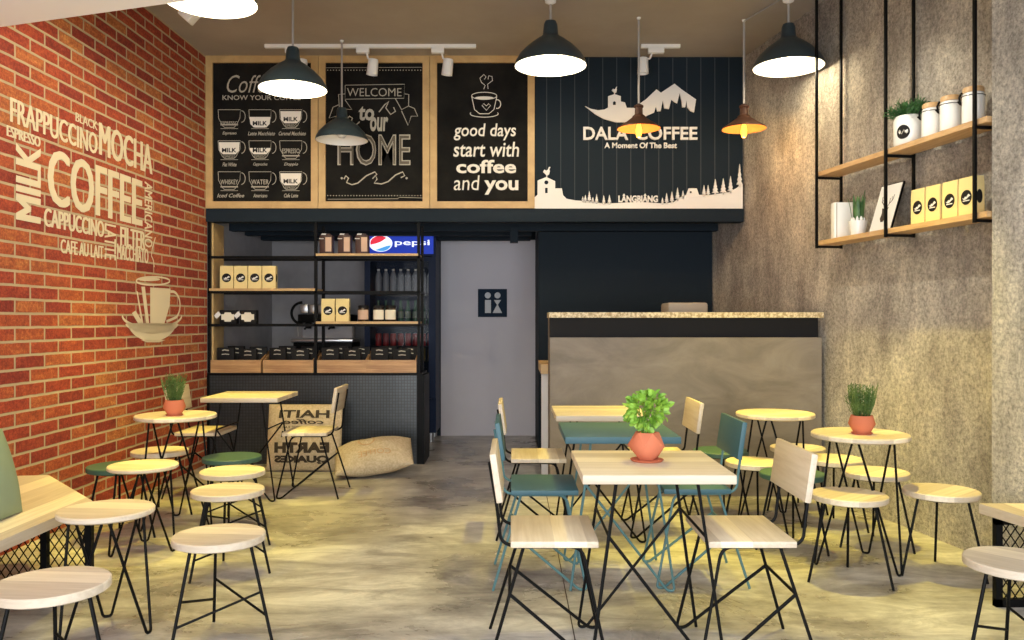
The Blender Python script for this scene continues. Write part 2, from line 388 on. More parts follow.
def wall(name, pts, z0, z1, mat, parent=None):
    b = MB(); b.prism(pts, z0, z1); return struct(b.build(name, mat, parent))
wall('floor', [(-3.3, Y0), (3.8, Y0), (3.8, DB+0.2), (-3.3, DB+0.2)], -0.1, 0, 'floor')
fj = Art((0, 0, 0.0015), (1, 0, 0), (0, 1, 0), (0, 0, 1)); fj.stroke([(0.256, 0.5), (0.256, 9.2)], 0.005)
fj.build('floor_joint', 'soil', bpy.data.objects['floor'])
wall('ceiling', [(-3.3, Y0), (3.8, Y0), (3.8, DF+0.02), (-3.3, DF+0.02)], H, H+0.15, 'ceiling')
wl = wall('wall_left', [(lwx(Y0), Y0), (lwx(DF), DF), (lwx(DF)-0.2, DF), (lwx(Y0)-0.2, Y0)], 0, H, 'brick')
wall('wall_left_rear', [(lwx(DF), DF), (lwx(DB), DB), (lwx(DB)-0.2, DB), (lwx(DF)-0.2, DF)], 0, H, 'greywall')
wall('wall_right', [(rwx(Y0), Y0), (rwx(Y0)+0.25, Y0), (rwx(DB)+0.25, DB+0.1), (rwx(DB), DB+0.1)], 0, H, 'concrete')
d1 = 4.22
wall('wall_right_pilaster', [(rwx(d1)-0.175, d1), (rwx(d1)+0.02, d1+0.03), (rwx(Y0)+0.02, Y0), (rwx(Y0)-0.175, Y0)], 0, H, 'concrete_l')
wall('wall_back', [(lwx(DB)-0.1, DB), (1.9, DB), (1.9, DB+0.12), (lwx(DB)-0.1, DB+0.12)], 0, HM, 'greywall')
# mezzanine front with boards, its slab, lower beam
wall('wall_upper', [(lwx(DF), DF), (rwx(DF), DF), (rwx(DF), DF+0.12), (lwx(DF), DF+0.12)], fz(209), H, 'boards')
wall('trim_1', [(lwx(DF), DF-0.03), (rwx(DF)-0.0, DF-0.03), (rwx(DF), DF+0.12), (lwx(DF), DF+0.12)], 2.185, fz(209), 'navy')
wall('ceiling_rear', [(lwx(DF), DF+0.1), (rwx(DF+.1), DF+0.1), (rwx(DB), DB), (lwx(DB), DB)], HM, HM+0.1, 'navy')
for i, d in enumerate((8.02, 8.46, 8.96)):
    x1 = rwx(d) if i == 0 else 0.2
    wall('trim_%d' % (i+2), [(lwx(d), d), (x1, d), (x1, d+0.1), (lwx(d), d+0.1)], 2.165, HM, 'navy')
wall('trim_5', [(fx(510, 8.0), 7.98), (fx(518, 8.0), 7.98), (fx(518, 8.0), 8.05), (fx(510, 8.0), 8.05)], 2.046, 2.2, 'navy')
# dark partition behind the bar
wall('wall_partition', [(0.262, 8.16), (rwx(8.16), 8.16), (rwx(8.26), 8.26), (0.36, 8.26), (0.36, DB), (0.262, DB)], 0, 2.2, 'navy')
# toilet door: grey flush door with dark frame
dr = wall('door_1', [(-0.80, DB-0.05), (0.262, DB-0.05), (0.262, DB), (-0.80, DB)], 0.0, 2.20, 'doorgrey')
b = MB(); b.box((-0.90, DB-0.07, 0), (-0.80, DB, 2.3)); b.box((-0.80, DB-0.07, 2.20), (0.262, DB, 2.3)); b.build('door_frame', 'navy', dr)
# white bulkhead at the front of the shop
A = (-2.9, 4.583); B = (2.86, 2.751)
bk = wall('ceiling_front', [A, B, (rwx(Y0), Y0), (lwx(Y0), Y0)], 2.912, H, 'plaster')

# ------------------------------------------------------------ painted lettering on the brick wall
def lw(x, y):
    d = 2.9175/((512-x)/F+0.022); return d, CH+(320-y)*d/F
art = Art((-2.9175+0.003, 0, 0), (0.022, 1, 0), (0, 0, 1), (1, 0, 0))
def wt(t, x0, x1, ya, yb, rot=0, bold=0.0):   # ya, yb: top and bottom at the left side x0
    d0, zt = lw(x0, ya); _, zb = lw(x0, yb); d1_, _ = lw(x1, 200); k = bold*0.22
    for n_, (du, dv) in enumerate(((-k, 0), (0, 0), (k, 0)) if not rot else ((0, -k), (0, 0), (0, k))): art.lift = 0.0006*n_; art.text(t, d0+k+du, zb+(k if rot else 0)+dv, d1_-k+du, zt-(k if rot else 0)+dv, rot)
wt('FRAPPUCCINO', 9.5, 97, 96.6, 121.6, 0, .022)
wt('BLACK', 75, 97, 112, 121, 0, .01)
wt('MOCHA', 98.5, 152, 121.6, 154.4, 0, .04)
wt('ESPRESSO', 6, 40, 124.7, 135.6, 0, .02)
wt('MILK', 14.4, 41, 139.5, 219, 90, .04)
wt('COFFEE', 47, 142, 146.6, 204, 0, .055)
wt('CAPPUCCINO', 43.4, 103.7, 207.5, 226, 0, .025)
wt('LATTE', 104, 115.6, 223, 259, -90, .01)
wt('FILTER', 119.7, 145, 226.3, 245, 0, .03)
wt('MACCHIATO', 116.6, 148, 243.4, 259, 0, .018)
wt('CAFE AU LAIT', 60, 103, 238.8, 252.8, 0, .016)
wt('AMERICANO', 144, 152, 181, 246.6, -90, .01)
art.build('painted_lettering', 'cream', wl)
cup = Art((-2.9175+0.003, 0, 0), (0.022, 1, 0), (0, 0, 1), (1, 0, 0))
P = lambda zx, zy: lw(110+zx/4.923, 220+zy/4.923)
def cp(*pts): cup.poly([P(*p) for p in pts])
def cs(pts, w_): cup.stroke([P(*p) for p in pts], w_)
def ell(cx, cy, rx, ry, a0, a1, n=20): return [(cx+rx*math.cos(math.radians(a0+(a1-a0)*i/n)), cy+ry*math.sin(math.radians(a0+(a1-a0)*i/n))) for i in range(n+1)]
cs(ell(210, 300, 83, 20, 0, 360, 36), 0.013)
cup.poly([P(*p) for p in ell(190, 292, 55, 9, 0, 360, 24)[:-1]])
cp((196, 332), (296, 338), (292, 420), (272, 490), (262, 520), (196, 520))
cp((152, 328), (170, 328), (192, 518), (178, 520))
cp((128, 350), (134, 352), (164, 518), (154, 518))
cp((106, 458), (124, 446), (156, 500), (152, 520), (140, 516))
cs([(296, 352)] + ell(305, 420, 38, 68, -80, 60) + [(300, 490), (276, 500)], 0.022)
cs(ell(205, 470, 146, 60, 180, 0, 30), 0.020)
cup.poly([P(*p) for p in ell(205, 502, 134, 60, 168, 12, 26)] + [P(*p) for p in ell(205, 485, 125, 112, 12, 168, 26)])
cp((150, 590), (272, 590), (240, 602), (180, 602))
cs([(222, 85), (206, 140), (202, 175), (212, 200), (216, 232)], 0.012)
cup.build('painted_coffee_cup', 'cream', wl)

# ------------------------------------------------------------ chalkboards
def fa(D_, th=0.0): return Art((0, D_, 0), (1, 0, 0), (0, 0, 1), (0, -1, 0), th)
def chalkboard(x0, x1, label):
    t = thing('chalkboard', label, 'chalkboard', (0, 0, 0))
    X0, X1, Z0, Z1 = fx(x0), fx(x1), fz(209)+0.001, H-0.001; fw = 0.062
    b = MB()
    for a, c in (((X0, Z0), (X1, Z0+fw)), ((X0, Z1-fw), (X1, Z1)), ((X0, Z0+fw), (X0+fw, Z1-fw)), ((X1-fw, Z0+fw), (X1, Z1-fw))):
        b.box((a[0], DF-0.045, a[1]), (c[0], DF-0.001, c[1]))
    b.build('frame', 'framewood', t)
    b = MB(); b.box((X0+fw, DF-0.025, Z0+fw), (X1-fw, DF-0.002, Z1-fw)); b.build('board', 'chalkboard', t)
    return t
DC = DF-0.027
FX = lambda x: fx(x, DC); FZ = lambda y: fz(y, DC)
# 1 coffee types
t = chalkboard(207.3, 319, 'chalkboard menu of nine coffee cup drawings, nearest the brick wall')
a = fa(DC); q = lambda zx, zy: (FX(205+zx/4.125), FZ(60+zy/4.125))
a.text('Coffee', *q(90, 135), *q(285, 62), shear=0.35, bold=-0.005)
a.text('KNOW YOUR COFFEE', *q(72, 165), *q(395, 145), bold=0.01)
names = ['Espresso', 'Latte Macchiato', 'Caramel Macchiato', 'Flat White', 'Cappuccino', 'Doppio', 'Iced Coffee', 'Americano', 'Cafe Latte']
fill = ['', 'ESPRESSO|MILK', 'MILK|', 'MILK', 'MILK', 'ESPRESSO', 'WHISKEY', 'WATER', 'MILK']
for k in range(9):
    cx = 100+(k % 3)*127; cy = 205+(k//3)*128
    body = [(cx-46, cy), (cx+46, cy), (cx+44, cy+35), (cx+28, cy+65), (cx+20, cy+73), (cx-20, cy+73), (cx-28, cy+65), (cx-44, cy+35)]
    a.stroke([q(*p) for p in body+[body[0]]], 0.005)
    a.stroke([q(*p) for p in ell(cx+50, cy+28, 16, 24, -90, 90, 10)], 0.006)
    a.stroke([q(*p) for p in [(cx-36, cy+78), (cx+36, cy+78)]], 0.004)
    a.text(names[k], *q(cx-(50 if len(names[k]) > 10 else 28), cy+106), *q(cx+(62 if len(names[k]) > 10 else 30), cy+90), shear=0.3, bold=0.015)
    if k in (1, 2, 3, 4, 8):
        top = cy+(30 if k in (1, 4) else 6); bt_ = cy+(65 if k in (1,) else 48)
        cups = fa(DC-0.0006); cups.poly([q(cx-43, top), q(cx+43, top), q(cx+40, bt_-6), q(cx+26, bt_+8), q(cx-26, bt_+8), q(cx-40, bt_-6)])
        cf = cups.build('milk_filling', 'chalkwhite', t); ink = fa(DC-0.0012); ink.text('MILK', *q(cx-30, bt_), *q(cx+30, bt_-18), bold=0.03); ink.build('milk_lettering', 'blacklabel', cf)
        a.text('ESPRESSO', *q(cx-24, cy+70), *q(cx+24, cy+60))
    else:
        a.text(fill[k] or 'ESPRESSO', *q(cx-36, cy+(60 if not fill[k] else 52)), *q(cx+36, cy+(48 if not fill[k] else 32)), bold=0.01)
        a.stroke([q(cx-36, cy+62), q(cx+36, cy+62)], 0.012)
a.build('chalk_lettering', 'chalk', t)
# 2 welcome
t = chalkboard(319.6, 430, 'chalkboard lettered WELCOME to our HOME, behind the green unlit lamp')
a = fa(DC); q = lambda zx, zy: (FX(318+zx/4.13), FZ(60+zy/4.13))
S = lambda pts, w_=0.007: a.stroke([q(*p) for p in pts], w_)
S([(112, 104), (358, 100), (355, 158), (112, 162), (112, 104)], 0.005)
a.text('WELCOME', *q(120, 150), *q(345, 116), bold=-0.005)
S([(112, 140), (85, 142), (88, 200), (140, 205), (112, 165)]); S([(85, 185), (62, 195), (46, 240), (75, 232), (98, 238)])
S([(358, 140), (375, 142), (374, 190), (345, 205), (320, 160)]); S([(374, 190), (398, 200), (412, 232), (385, 232), (372, 270), (345, 210)])
a.text('to', *q(168, 250), *q(232, 190), bold=0.03, shear=0.1)
a.text('our', *q(215, 295), *q(290, 235), bold=0.03, shear=0.1)
S([(252, 215), (275, 185), (292, 170), (280, 198), (300, 225), (320, 212), (312, 195)], 0.010)
S([(118, 245), (130, 232), (142, 240), (135, 262), (150, 275), (172, 255)], 0.010)
a.text('HOME', *q(80, 436), *q(382, 306), bold=0.014)
S([(107, 492), (115, 478), (126, 488), (118, 506), (140, 515), (165, 508), (200, 478), (235, 462), (243, 472), (232, 482)], 0.011)
S([(225, 490), (238, 478), (244, 492), (232, 508), (262, 512), (290, 502), (320, 475), (350, 462), (358, 478), (342, 486)], 0.011)
for x in (98, 366): a.circ(*q(x, 488), 0.01)
S([(40, 575), (330, 573), (335, 567), (435, 570)], 0.004); S([(25, 32), (430, 30)], 0.004)
for i in range(33): a.poly([q(38+i*12, 562), q(42+i*12, 562), q(42+i*12, 558), q(38+i*12, 558)]); a.poly([q(38+i*12, 44), q(42+i*12, 44), q(42+i*12, 40), q(38+i*12, 40)])
a.build('chalk_lettering', 'chalk', t)
hm = fa(DC-0.0006); hm.text('HOME', *q(87, 431), *q(377, 311), bold=-0.012); hm.build('chalk_letter_cores', 'core', t)
# 3 good days
t = chalkboard(430.5, 534.5, 'chalkboard with a cup drawing lettered good days start with coffee and you')
a = fa(DC); q = lambda zx, zy: (FX(430+zx/4.13), FZ(60+zy/4.13))
S = lambda pts, w_=0.006: a.stroke([q(*p) for p in pts], w_)
S(ell(224, 148, 52, 15, 0, 360, 28)); S([(172, 150), (184, 205), (205, 222), (243, 222), (264, 205), (276, 150)]); S(ell(278, 182, 14, 18, -110, 110, 12), 0.007)
S(ell(224, 222, 58, 14, -20, 200, 20)); a.poly([q(*p) for p in ell(224, 156, 38, 6, 0, 360, 20)[:-1]])
S([(233, 190), (222, 180), (215, 188), (233, 208), (250, 188), (242, 180), (233, 190)], 0.005)
S([(222, 120), (228, 105), (212, 92), (206, 75), (222, 60), (232, 70), (224, 80)], 0.005); S([(240, 120), (238, 100), (258, 85), (256, 68), (242, 65), (240, 80)], 0.005)
a.text('good days', *q(98, 332), *q(355, 262), bold=0.012, shear=0.12)
a.text('start with', *q(96, 400), *q(368, 338), bold=0.012, shear=0.12)
a.text('coffee', *q(108, 468), *q(356, 412), bold=0.026)
a.text('and', *q(98, 538), *q(205, 476), bold=0.0, shear=0.1)
a.text('you', *q(224, 556), *q(365, 496), bold=0.028)
a.build('chalk_lettering', 'chalkwhite', t)

# ------------------------------------------------------------ shop sign and landscape cut-out
TH = 0.02
sg = thing('shop_sign', 'white relief shop sign with crescent, church, mountains and raised lettering on navy boards', 'sign')
q = lambda zx, zy: (FX(570+zx/7.114), FZ(70+zy/7.114))
def rooster(a_, q_, x, y, s):
    a_.poly([q_(x+px*s, y-py*s) for px, py in [(-2, 0), (2, 0), (2, 8), (9, 12), (12, 24), (10, 32), (14, 40), (8, 40), (4, 30), (-2, 26), (-9, 30), (-14, 22), (-6, 14), (-2, 10)]])
a = fa(DF-0.002, TH)
a.poly([q(*p) for p in [(108, 255), (150, 275), (200, 285), (245, 280), (272, 265), (272, 185), (318, 170), (362, 185), (362, 222), (392, 230), (405, 268), (460, 268), (500, 235), (540, 208),
  (616, 136), (648, 160), (744, 96), (800, 140), (898, 208), (884, 298), (860, 290), (836, 262), (830, 215), (822, 262), (800, 262), (795, 215), (782, 160), (768, 215), (764, 235), (745, 225), (722, 208), (705, 275), (672, 270), (662, 208), (646, 290), (622, 292), (612, 256), (600, 300), (545, 325), (470, 345), (400, 370), (330, 370), (240, 345), (180, 312)]])
rooster(a, q, 318, 172, 1.35)
a.build('crescent_and_mountains', 'white', sg)
win = fa(DF-TH-0.0035); win.poly([q(306, 248), q(326, 248), q(326, 228), q(316, 220), q(306, 228)]); win.build('church_window', 'navy', sg)
a = fa(DF-0.002, TH)
a.text('DALA', *q(95, 495), *q(415, 402), bold=0.02); a.text('COFFEE', *q(468, 495), *q(908, 402), bold=0.02)
a.text('A Moment Of The Best', *q(246, 554), *q(762, 514), bold=0.02)
a.build('raised_lettering', 'white', sg)
ls = thing('landscape_cutout', 'white snowy hill cut-out with farmhouse and fir trees along the navy boards', 'wall decoration')
q = lambda zx, zy: (FX(530+zx/4.763), FZ(150+zy/4.763))
a = fa(DF-0.002, TH)
top = [(22, 225), (36, 212), (36, 145), (78, 128), (120, 148), (120, 182), (152, 182), (158, 215), (175, 232), (220, 240), (280, 243), (350, 255), (420, 252), (450, 250), (520, 248), (560, 249), (600, 252), (640, 254), (685, 248), (710, 228), (745, 212), (757, 182), (795, 182), (806, 213), (850, 215), (950, 200), (985, 180), (1012, 160), (1014, 160)]
a.poly([q(*p) for p in top+[(1014, 281), (22, 281)]])
rooster(a, q, 80, 130, 1.25)
def fir(x, y, h, w_):
    pts = [(x-2, y+8), (x-2, y-2)]
    L3 = []
    for i in range(4):
        f0 = i/4; L3 += [(x-w_*(1-f0), y-h*f0*0.9-2), (x-w_*(1-f0)*0.45, y-h*(f0+0.2)*0.9)]
    pts = L3+[(x, y-h)]+[(2*x-px, py) for px, py in reversed(L3)]
    a.poly([q(px, py) for px, py in pts]); a.poly([q(x-3, y+12), q(x+3, y+12), q(x+3, y-4), q(x-3, y-4)])
for x, y, h, w_ in [(252, 238, 18, 6), (264, 240, 28, 8), (283, 240, 46, 11), (300, 245, 22, 7), (318, 246, 38, 9), (352, 250, 36, 9), (379, 250, 38, 10), (632, 250, 24, 7), (652, 247, 44, 10), (677, 243, 46, 11), (704, 232, 54, 12), (730, 222, 30, 8), (830, 212, 46, 11), (850, 210, 44, 10), (884, 205, 68, 16), (922, 202, 68, 16), (957, 195, 72, 14), (1000, 165, 100, 14)]:
    fir(x, y, h, w_)
a.build('hill_and_trees', 'white', ls)
a = fa(DF-0.002, TH); a.text('LÂNGBIÂNG', *q(422, 248), *q(610, 208), bold=0.03); a.build('raised_lettering', 'white', ls)
win = fa(DF-TH-0.0035); win.circ(*q(78, 154), 0.018); win.poly([q(72, 205), q(84, 205), q(84, 180), q(72, 180)]); win.poly([q(762, 205), q(770, 205), q(770, 196), q(762, 196)]); win.build('house_windows', 'navy', ls)

# restroom sign on the door
dd = DB-0.052
rs_ = thing('restroom_sign', 'navy square restroom sign with two grey figures on grey door', 'sign')
b = MB(); b.box((fx(478, dd), dd-0.012, fz(317, dd)), (fx(507, dd), dd, fz(289, dd))); b.build('plate', 'signnavy', rs_)
a = fa(dd-0.0135); g = lambda x, y: (fx(x, dd), fz(y, dd))
for x in (487.8, 497.5): a.circ(*g(x, 295.4), 0.034)
a.poly([g(485, 300), g(491, 300), g(491, 313), g(485, 313)])
a.poly([g(493.8, 300), g(501, 300), g(497.4, 305.5)]); a.poly([g(497.4, 304), g(502.2, 313), g(492.6, 313)])
a.build('figures', 'signgrey', rs_)

# ------------------------------------------------------------ furniture
def stool_braced_meshes(braced=True):
    top = MB(); top.lathe([(0, 0.399), (0.177, 0.399), (0.182, 0.403), (0.182, 0.426), (0.178, 0.430), (0, 0.430)], 48)
    legs = []; R0, R1 = 0.130, 0.222
    def P_(k, z):
        a_ = 2*PI*k/3; r = R1+(R0-R1)*z/0.399; return (r*math.cos(a_), r*math.sin(a_), z)
    for k in range(3):
        b = MB(); b.tube([P_(k, 0.0), P_(k, 0.399)], 0.0068); legs.append(b)
    br = MB()
    for k in range(3): br.tube([P_(k, 0.105), P_((k+1) % 3, 0.20)], 0.0052)
    ring = MB(); ring.tube([(0.130*math.cos(2*PI*i/24), 0.130*math.sin(2*PI*i/24), 0.393) for i in range(24)], 0.0055, cyc=True)
    return top, legs, br, ring
def make_stool(name, label, cat, topmat, rodmat, braced, group=None):
    t = thing(name, label, cat, group=group)
    top, legs, br, ring = stool_braced_meshes()
    top.build('seat', topmat, t)
    for l in legs: l.build('leg', rodmat, t)
    ring.build('seat_ring', rodmat, t)
    if braced: br.build('brace', rodmat, t)
    return t
def make_hairpin(name, label, cat, r, z, th, R1, R0, topmat='wood', group=None):
    t = thing(name, label, cat, group=group)
    top = MB(); top.lathe([(0, z-th), (r-0.008, z-th), (r, z-th+0.006), (r, z-0.006), (r-0.005, z), (0, z)], 56); top.build('seat' if 'stool' in name else 'tabletop', topmat, t)
    for k in range(3):
        a_ = 2*PI*k/3; a0 = a_-PI/3+0.08; a1 = a_+PI/3-0.08
        foot = Vector((R1*math.cos(a_), R1*math.sin(a_), 0.006)); t0 = Vector((R0*math.cos(a0), R0*math.sin(a0), z-th)); t1 = Vector((R0*math.cos(a1), R0*math.sin(a1), z-th))
        side = (t1-t0).normalized()*0.016
        b = MB(); b.tube(bend([t0, foot-side, foot+side, t1], 0.012), 0.0060); b.build('hairpin_leg', 'black', t)
    return t

def make_chair(label, seatm, rodm, group=None):
    t = thing('dining_chair', label, 'chair', group=group)
    b = MB(); b.bbox((-0.163, -0.203, 0.427), (0.163, 0.203, 0.450), 0.003); b.build('seat', 'woody' if seatm == 'wood' else seatm, t)
    # backrest, leaning back
    b = MB(); b.bbox((-0.012, -0.203, 0.0), (0.012, 0.203, 0.172), 0.003)
    rot = Matrix.Rotation(math.radians(-9), 4, 'Y')
    b.v = [rot @ v + Vector((-0.203, 0, 0.583)) for v in b.v]; b.build('backrest', 'woody' if seatm == 'wood' else seatm, t)
    nodes = []
    for s in (-1, 1):
        y = 0.160*s; yf = 0.212*s
        bk_ = MB(); bk_.tube([(-0.115, y, 0.420), (-0.25, yf, 0.0)], 0.0064); bk_.build('rear_leg', rodm, t)
        rail = MB()
        node = Vector((-0.167, y+(yf-y)*0.38, 0.26))
        rail.tube(bend([(-0.243, y, 0.72), (-0.214, y, 0.56), (-0.200, y, 0.44), (-0.15, y, 0.421), (0.105, y, 0.421), (0.200, yf, 0.006), (0.165, yf, 0.006), node], 0.045, 5), 0.0064)
        rail.build('side_frame', rodm, t); nodes.append(node)
    b = MB(); b.tube(nodes, 0.0060); b.build('crossbar', rodm, t)
    return t

def make_table(label, topm, rodm, group=None):
    t = thing('square_table', label, 'table', group=group)
    b = MB(); b.bbox((-0.288, -0.295, 0.688), (0.288, 0.295, 0.720), 0.003); b.build('tabletop', topm, t)
    for s, sx in ((1, 1), (-1, -1)):
        y0, y1 = 0.235*s, 0.265*s
        for e in (-1, 1):
            tp = Vector((0.155*e, y0, 0.684)); ft = Vector((0.26*e, y1, 0.006))
            b = MB()
            if e == -sx:   # leg whose foot turns into the diagonal
                opp = Vector((0.155*sx+0.105*sx*0.28, y0+(y1-y0)*0.28, 0.495))
                b.tube(bend([tp, ft, ft+Vector((0.035*sx, 0, 0)), opp], 0.02), 0.0062)
            else: b.tube([tp, ft], 0.0068)
            b.build('leg', rodm, t)
    for sx in (1, -1):
        b = MB(); b.tube([(0.184*sx, -0.243, 0.495), (0.184*sx, 0.243, 0.495)], 0.0055); b.build('crossbar', rodm, t)
    b = MB(); b.tube(bend([(-0.155, -0.235, 0.681), (-0.155, 0.235, 0.681)], 0.01), 0.006); b.tube([(0.155, -0.235, 0.681), (0.155, 0.235, 0.681)], 0.006); b.build('top_rail', rodm, t)
    return t

# square tables on the right, front to back
TS = (0.957, 0.957, 1.035)
tab = make_table('white-topped square table with the basil pot, front of the right row', 'wood', 'black'); tab.location = (0.528, 3.24, 0); tab.scale = TS
tt = make_table('teal painted square table, middle of the right row', 'teal', 'tealrod'); tt.location = (0.528, 4.21, 0); tt.scale = TS
dup(tab, (0.531, 5.08, 0), 0, 'pale wood square table at the back of the right row, nearest the bar')
dup(tab, (-1.943, 6.17, 0), 0, 'pale wood square table by the brick wall before the mosaic counter')
ch = make_chair('pale wood chair at the left front, facing the basil table', 'wood', 'black'); ch.location = (0.158, 3.27, 0); ch.scale = (1, 1.02, 1.067)
dup(ch, (0.892, 3.27, 0), PI, 'pale wood chair on the right side of the front square table')
ct = make_chair('teal chair on the left side of the teal square table', 'teal', 'tealrod'); ct.location = (0.158, 4.19, 0); ct.scale = (1, 1.02, 1.067)
dup(ct, (0.90, 4.22, 0), PI, 'teal chair on the right side of the teal square table')
dup(ch, (0.158, 5.09, 0), 0, 'pale wood chair left of the rearmost square table near the grey door')
dup(ch, (0.905, 5.14, 0), PI, 'pale wood chair right of the rearmost square table, against the bar')
dup(ch, (-1.51, 6.22, 0), PI, 'pale wood chair right of the wall-side square table, before the burlap sack')
dup(ch, (-2.29, 6.22, 0), 0, 'pale wood chair between brick wall and square table, half behind herb pot')

# round stools
A1 = math.radians(-5); A2 = math.radians(-50)
st = make_stool('round_stool', 'pale round stool with crossed braces, frontmost of the left middle line', 'stool', 'wood', 'black', True); st.location = (-1.191, 3.367, 0); st.rotation_euler[2] = A1
dup(st, (-1.464, 4.268, 0), A1, 'pale round stool, second from the front in the left middle line')
dup(st, (-1.620, 4.800, 0), A1, 'pale round stool just in front of the green-topped stool, left middle line')
dup(st, (-1.532, 2.753, 0), A1, 'pale round stool at the bottom left corner of the picture')
dup(st, (1.842, 3.009, 0), A2, 'braced pale round stool at the bottom right corner, beside the mesh bench')
sg_ = make_stool('round_stool', 'green-topped round stool below the wall-side square table', 'stool', 'green', 'black', True); sg_.location = (-1.789, 5.291, 0); sg_.rotation_euler[2] = A1
su = make_stool('round_stool', 'pale round stool without braces against the concrete wall, rightmost of them', 'stool', 'woody', 'black', False); su.location = (2.201, 4.248, 0); su.rotation_euler[2] = A2
dup(su, (1.689, 4.145, 0), A2, 'pale round stool in front of the right herb table, right of the white chair back')
dup(su, (2.095, 4.770, 0), A2, 'pale round stool right behind the round table with the herb pot, by the concrete wall')
dup(su, (2.032, 5.220, 0), A2, 'pale round stool left behind the round herb table, partly hidden by chair back')
dup(su, (1.505, 5.11, 0), A2, 'pale round stool between the teal chair and the empty round table')
dup(su, (1.959, 5.680, 0), A2, 'farthest pale round stool, between empty round table and bar corner')
dup(su, (-2.359, 5.547, 0), A1, 'pale round stool against bricks under the left herb table')
gu = make_stool('round_stool', 'green-topped round stool half hidden behind the pale chair back on the right', 'stool', 'green', 'black', False); gu.location = (1.600, 4.725, 0); gu.rotation_euler[2] = A2
dup(gu, (1.399, 5.547, 0), A2, 'green-topped round stool beside the bar between wood chair and teal chair')
dup(gu, (-2.354, 4.964, 0), A1, 'green-topped round stool against the bricks behind the hairpin stool')
hs = make_hairpin('hairpin_stool', 'pale hairpin-leg stool beside the end of the left wall bench', 'stool', 0.188, 0.515, 0.026, 0.185, 0.155); hs.location = (-1.69, 3.45, 0); hs.rotation_euler[2] = math.radians(-5)
h2_ = dup(hs, (-2.085, 4.68, 0), math.radians(-9), 'pale hairpin-leg stool between green-topped stool and the left round table')
h2_.scale = (1, 1, 0.94)
rt = make_hairpin('round_table', 'pale round hairpin-leg table with herb pot, by the concrete wall', 'table', 0.247, 0.70, 0.028, 0.235, 0.175, 'woody'); rt.location = (1.849, 4.40, 0); rt.rotation_euler[2] = math.radians(-60)
dup(rt, (1.706, 5.37, 0), math.radians(-60), 'empty pale round hairpin-leg table before the bar')
dup(rt, (-2.139, 5.27, 0), math.radians(-9), 'pale round hairpin-leg table with herb pot, by the brick wall')

# ------------------------------------------------------------ benches with mesh ends
def lattice(b, O, U, V, w_, h, pitch=0.042, slope=1.45, r=0.003):
    O, U, V = Vector(O), Vector(U), Vector(V)
    for sgn in (1, -1):
        c = -h/slope
        while c < w_:
            pts = []
            u0, u1 = c, c+h/slope
            if sgn < 0: f = lambda u: h-(u-u0)*slope
            else: f = lambda u: (u-u0)*slope
            a_, e_ = max(u0, 0), min(u1, w_)
            if e_-a_ > 0.004: b.tube([O+U*a_+V*f(a_), O+U*e_+V*f(e_)], r, 5)
            c += pitch
def bench(name, label, poly, frames, xs):
    t = thing(name, label, 'bench')
    b = MB(); b.prism(poly, 0.405, 0.450); b.build('seat', 'woody', t)
    for (y, xa, xb, posts) in frames:
        b = MB(); s = 0.015
        for x in [xa, xb-2*s]+posts: b.box((x, y-s, 0), (x+2*s, y+s, 0.403))
        b.box((xa, y-s, 0.0), (xb, y+s, 0.035)); b.box((xa, y-s, 0.373), (xb, y+s, 0.403)); b.build('leg_frame', 'black', t)
        b = MB(); lattice(b, (xa+0.03, y, 0.02), (1, 0, 0), (0, 0, 1), xb-xa-0.06, 0.36); b.build('mesh_panel', 'black', t)
    return t
bench('wall_bench', 'pale wood bench with diamond mesh end and green cushion along the brick wall', [(-1.97, 3.89), (-2.54, 4.54), (lwx(4.5)+0.01, 4.50), (lwx(1.2)+0.01, 1.2), (-1.97, 1.2)],
      [(3.93-0.02, -2.02, lwx(3.9)+0.75, []), (3.93-0.021, -2.80, -1.98, [-2.22, -2.50]), (1.4, -2.84, -1.99, [])][1:], None)
bench('wall_bench', 'pale wood bench with diamond mesh end at right edge by the concrete wall', [(2.165, 3.84), (rwx(3.84)-0.185, 3.84), (rwx(1.2)-0.185, 1.2), (2.165+0.165*2.64, 1.2)],
      [(3.76, 2.19, rwx(3.76)-0.20, []), (1.4, 2.60, rwx(1.4)-0.20, [])], None)

# ------------------------------------------------------------ cushions and sacks
def pillow_mesh(w_, h, th, n=22, seed=0, wr=0.0):
    rnd = random.Random(seed); ph = [rnd.uniform(0, 6) for _ in range(6)]
    def surf(u, v, s):   # u,v in -1..1
        pin = 1-0.10*(1-abs(v)**2)*abs(u)**6; pin2 = 1-0.10*(1-abs(u)**2)*abs(v)**6
        t = th/2*max(0, (1-u*u))**0.5*max(0, (1-v*v))**0.5
        wv = wr*(math.sin(5*u+ph[0]+3*v)*math.sin(4*v+ph[1])+0.5*math.sin(9*u-5*v+ph[2]))*(1-u*u)*(1-v*v)
        return Vector((u*w_/2*pin2, s*(t+wv*s*0.5), v*h/2*pin))
    vs = []; fs = []
    for s in (-1, 1):
        base = len(vs)
        for j in range(n+1):
            for i in range(n+1):
                u = math.sin((i/n-0.5)*PI); v = math.sin((j/n-0.5)*PI); vs.append(surf(u, v, s))
        for j in range(n):
            for i in range(n): fs.append([base+j*(n+1)+i, base+j*(n+1)+i+1, base+(j+1)*(n+1)+i+1, base+(j+1)*(n+1)+i])
    return vs, fs, surf
def make_pillow(mb, w_, h, th, mat4, seed=0, wr=0.0, bendf=None):
    vs, fs, surf = pillow_mesh(w_, h, th, seed=seed, wr=wr)
    if bendf: vs = [bendf(v) for v in vs]
    mb.add([mat4 @ v for v in vs], fs, True); return surf
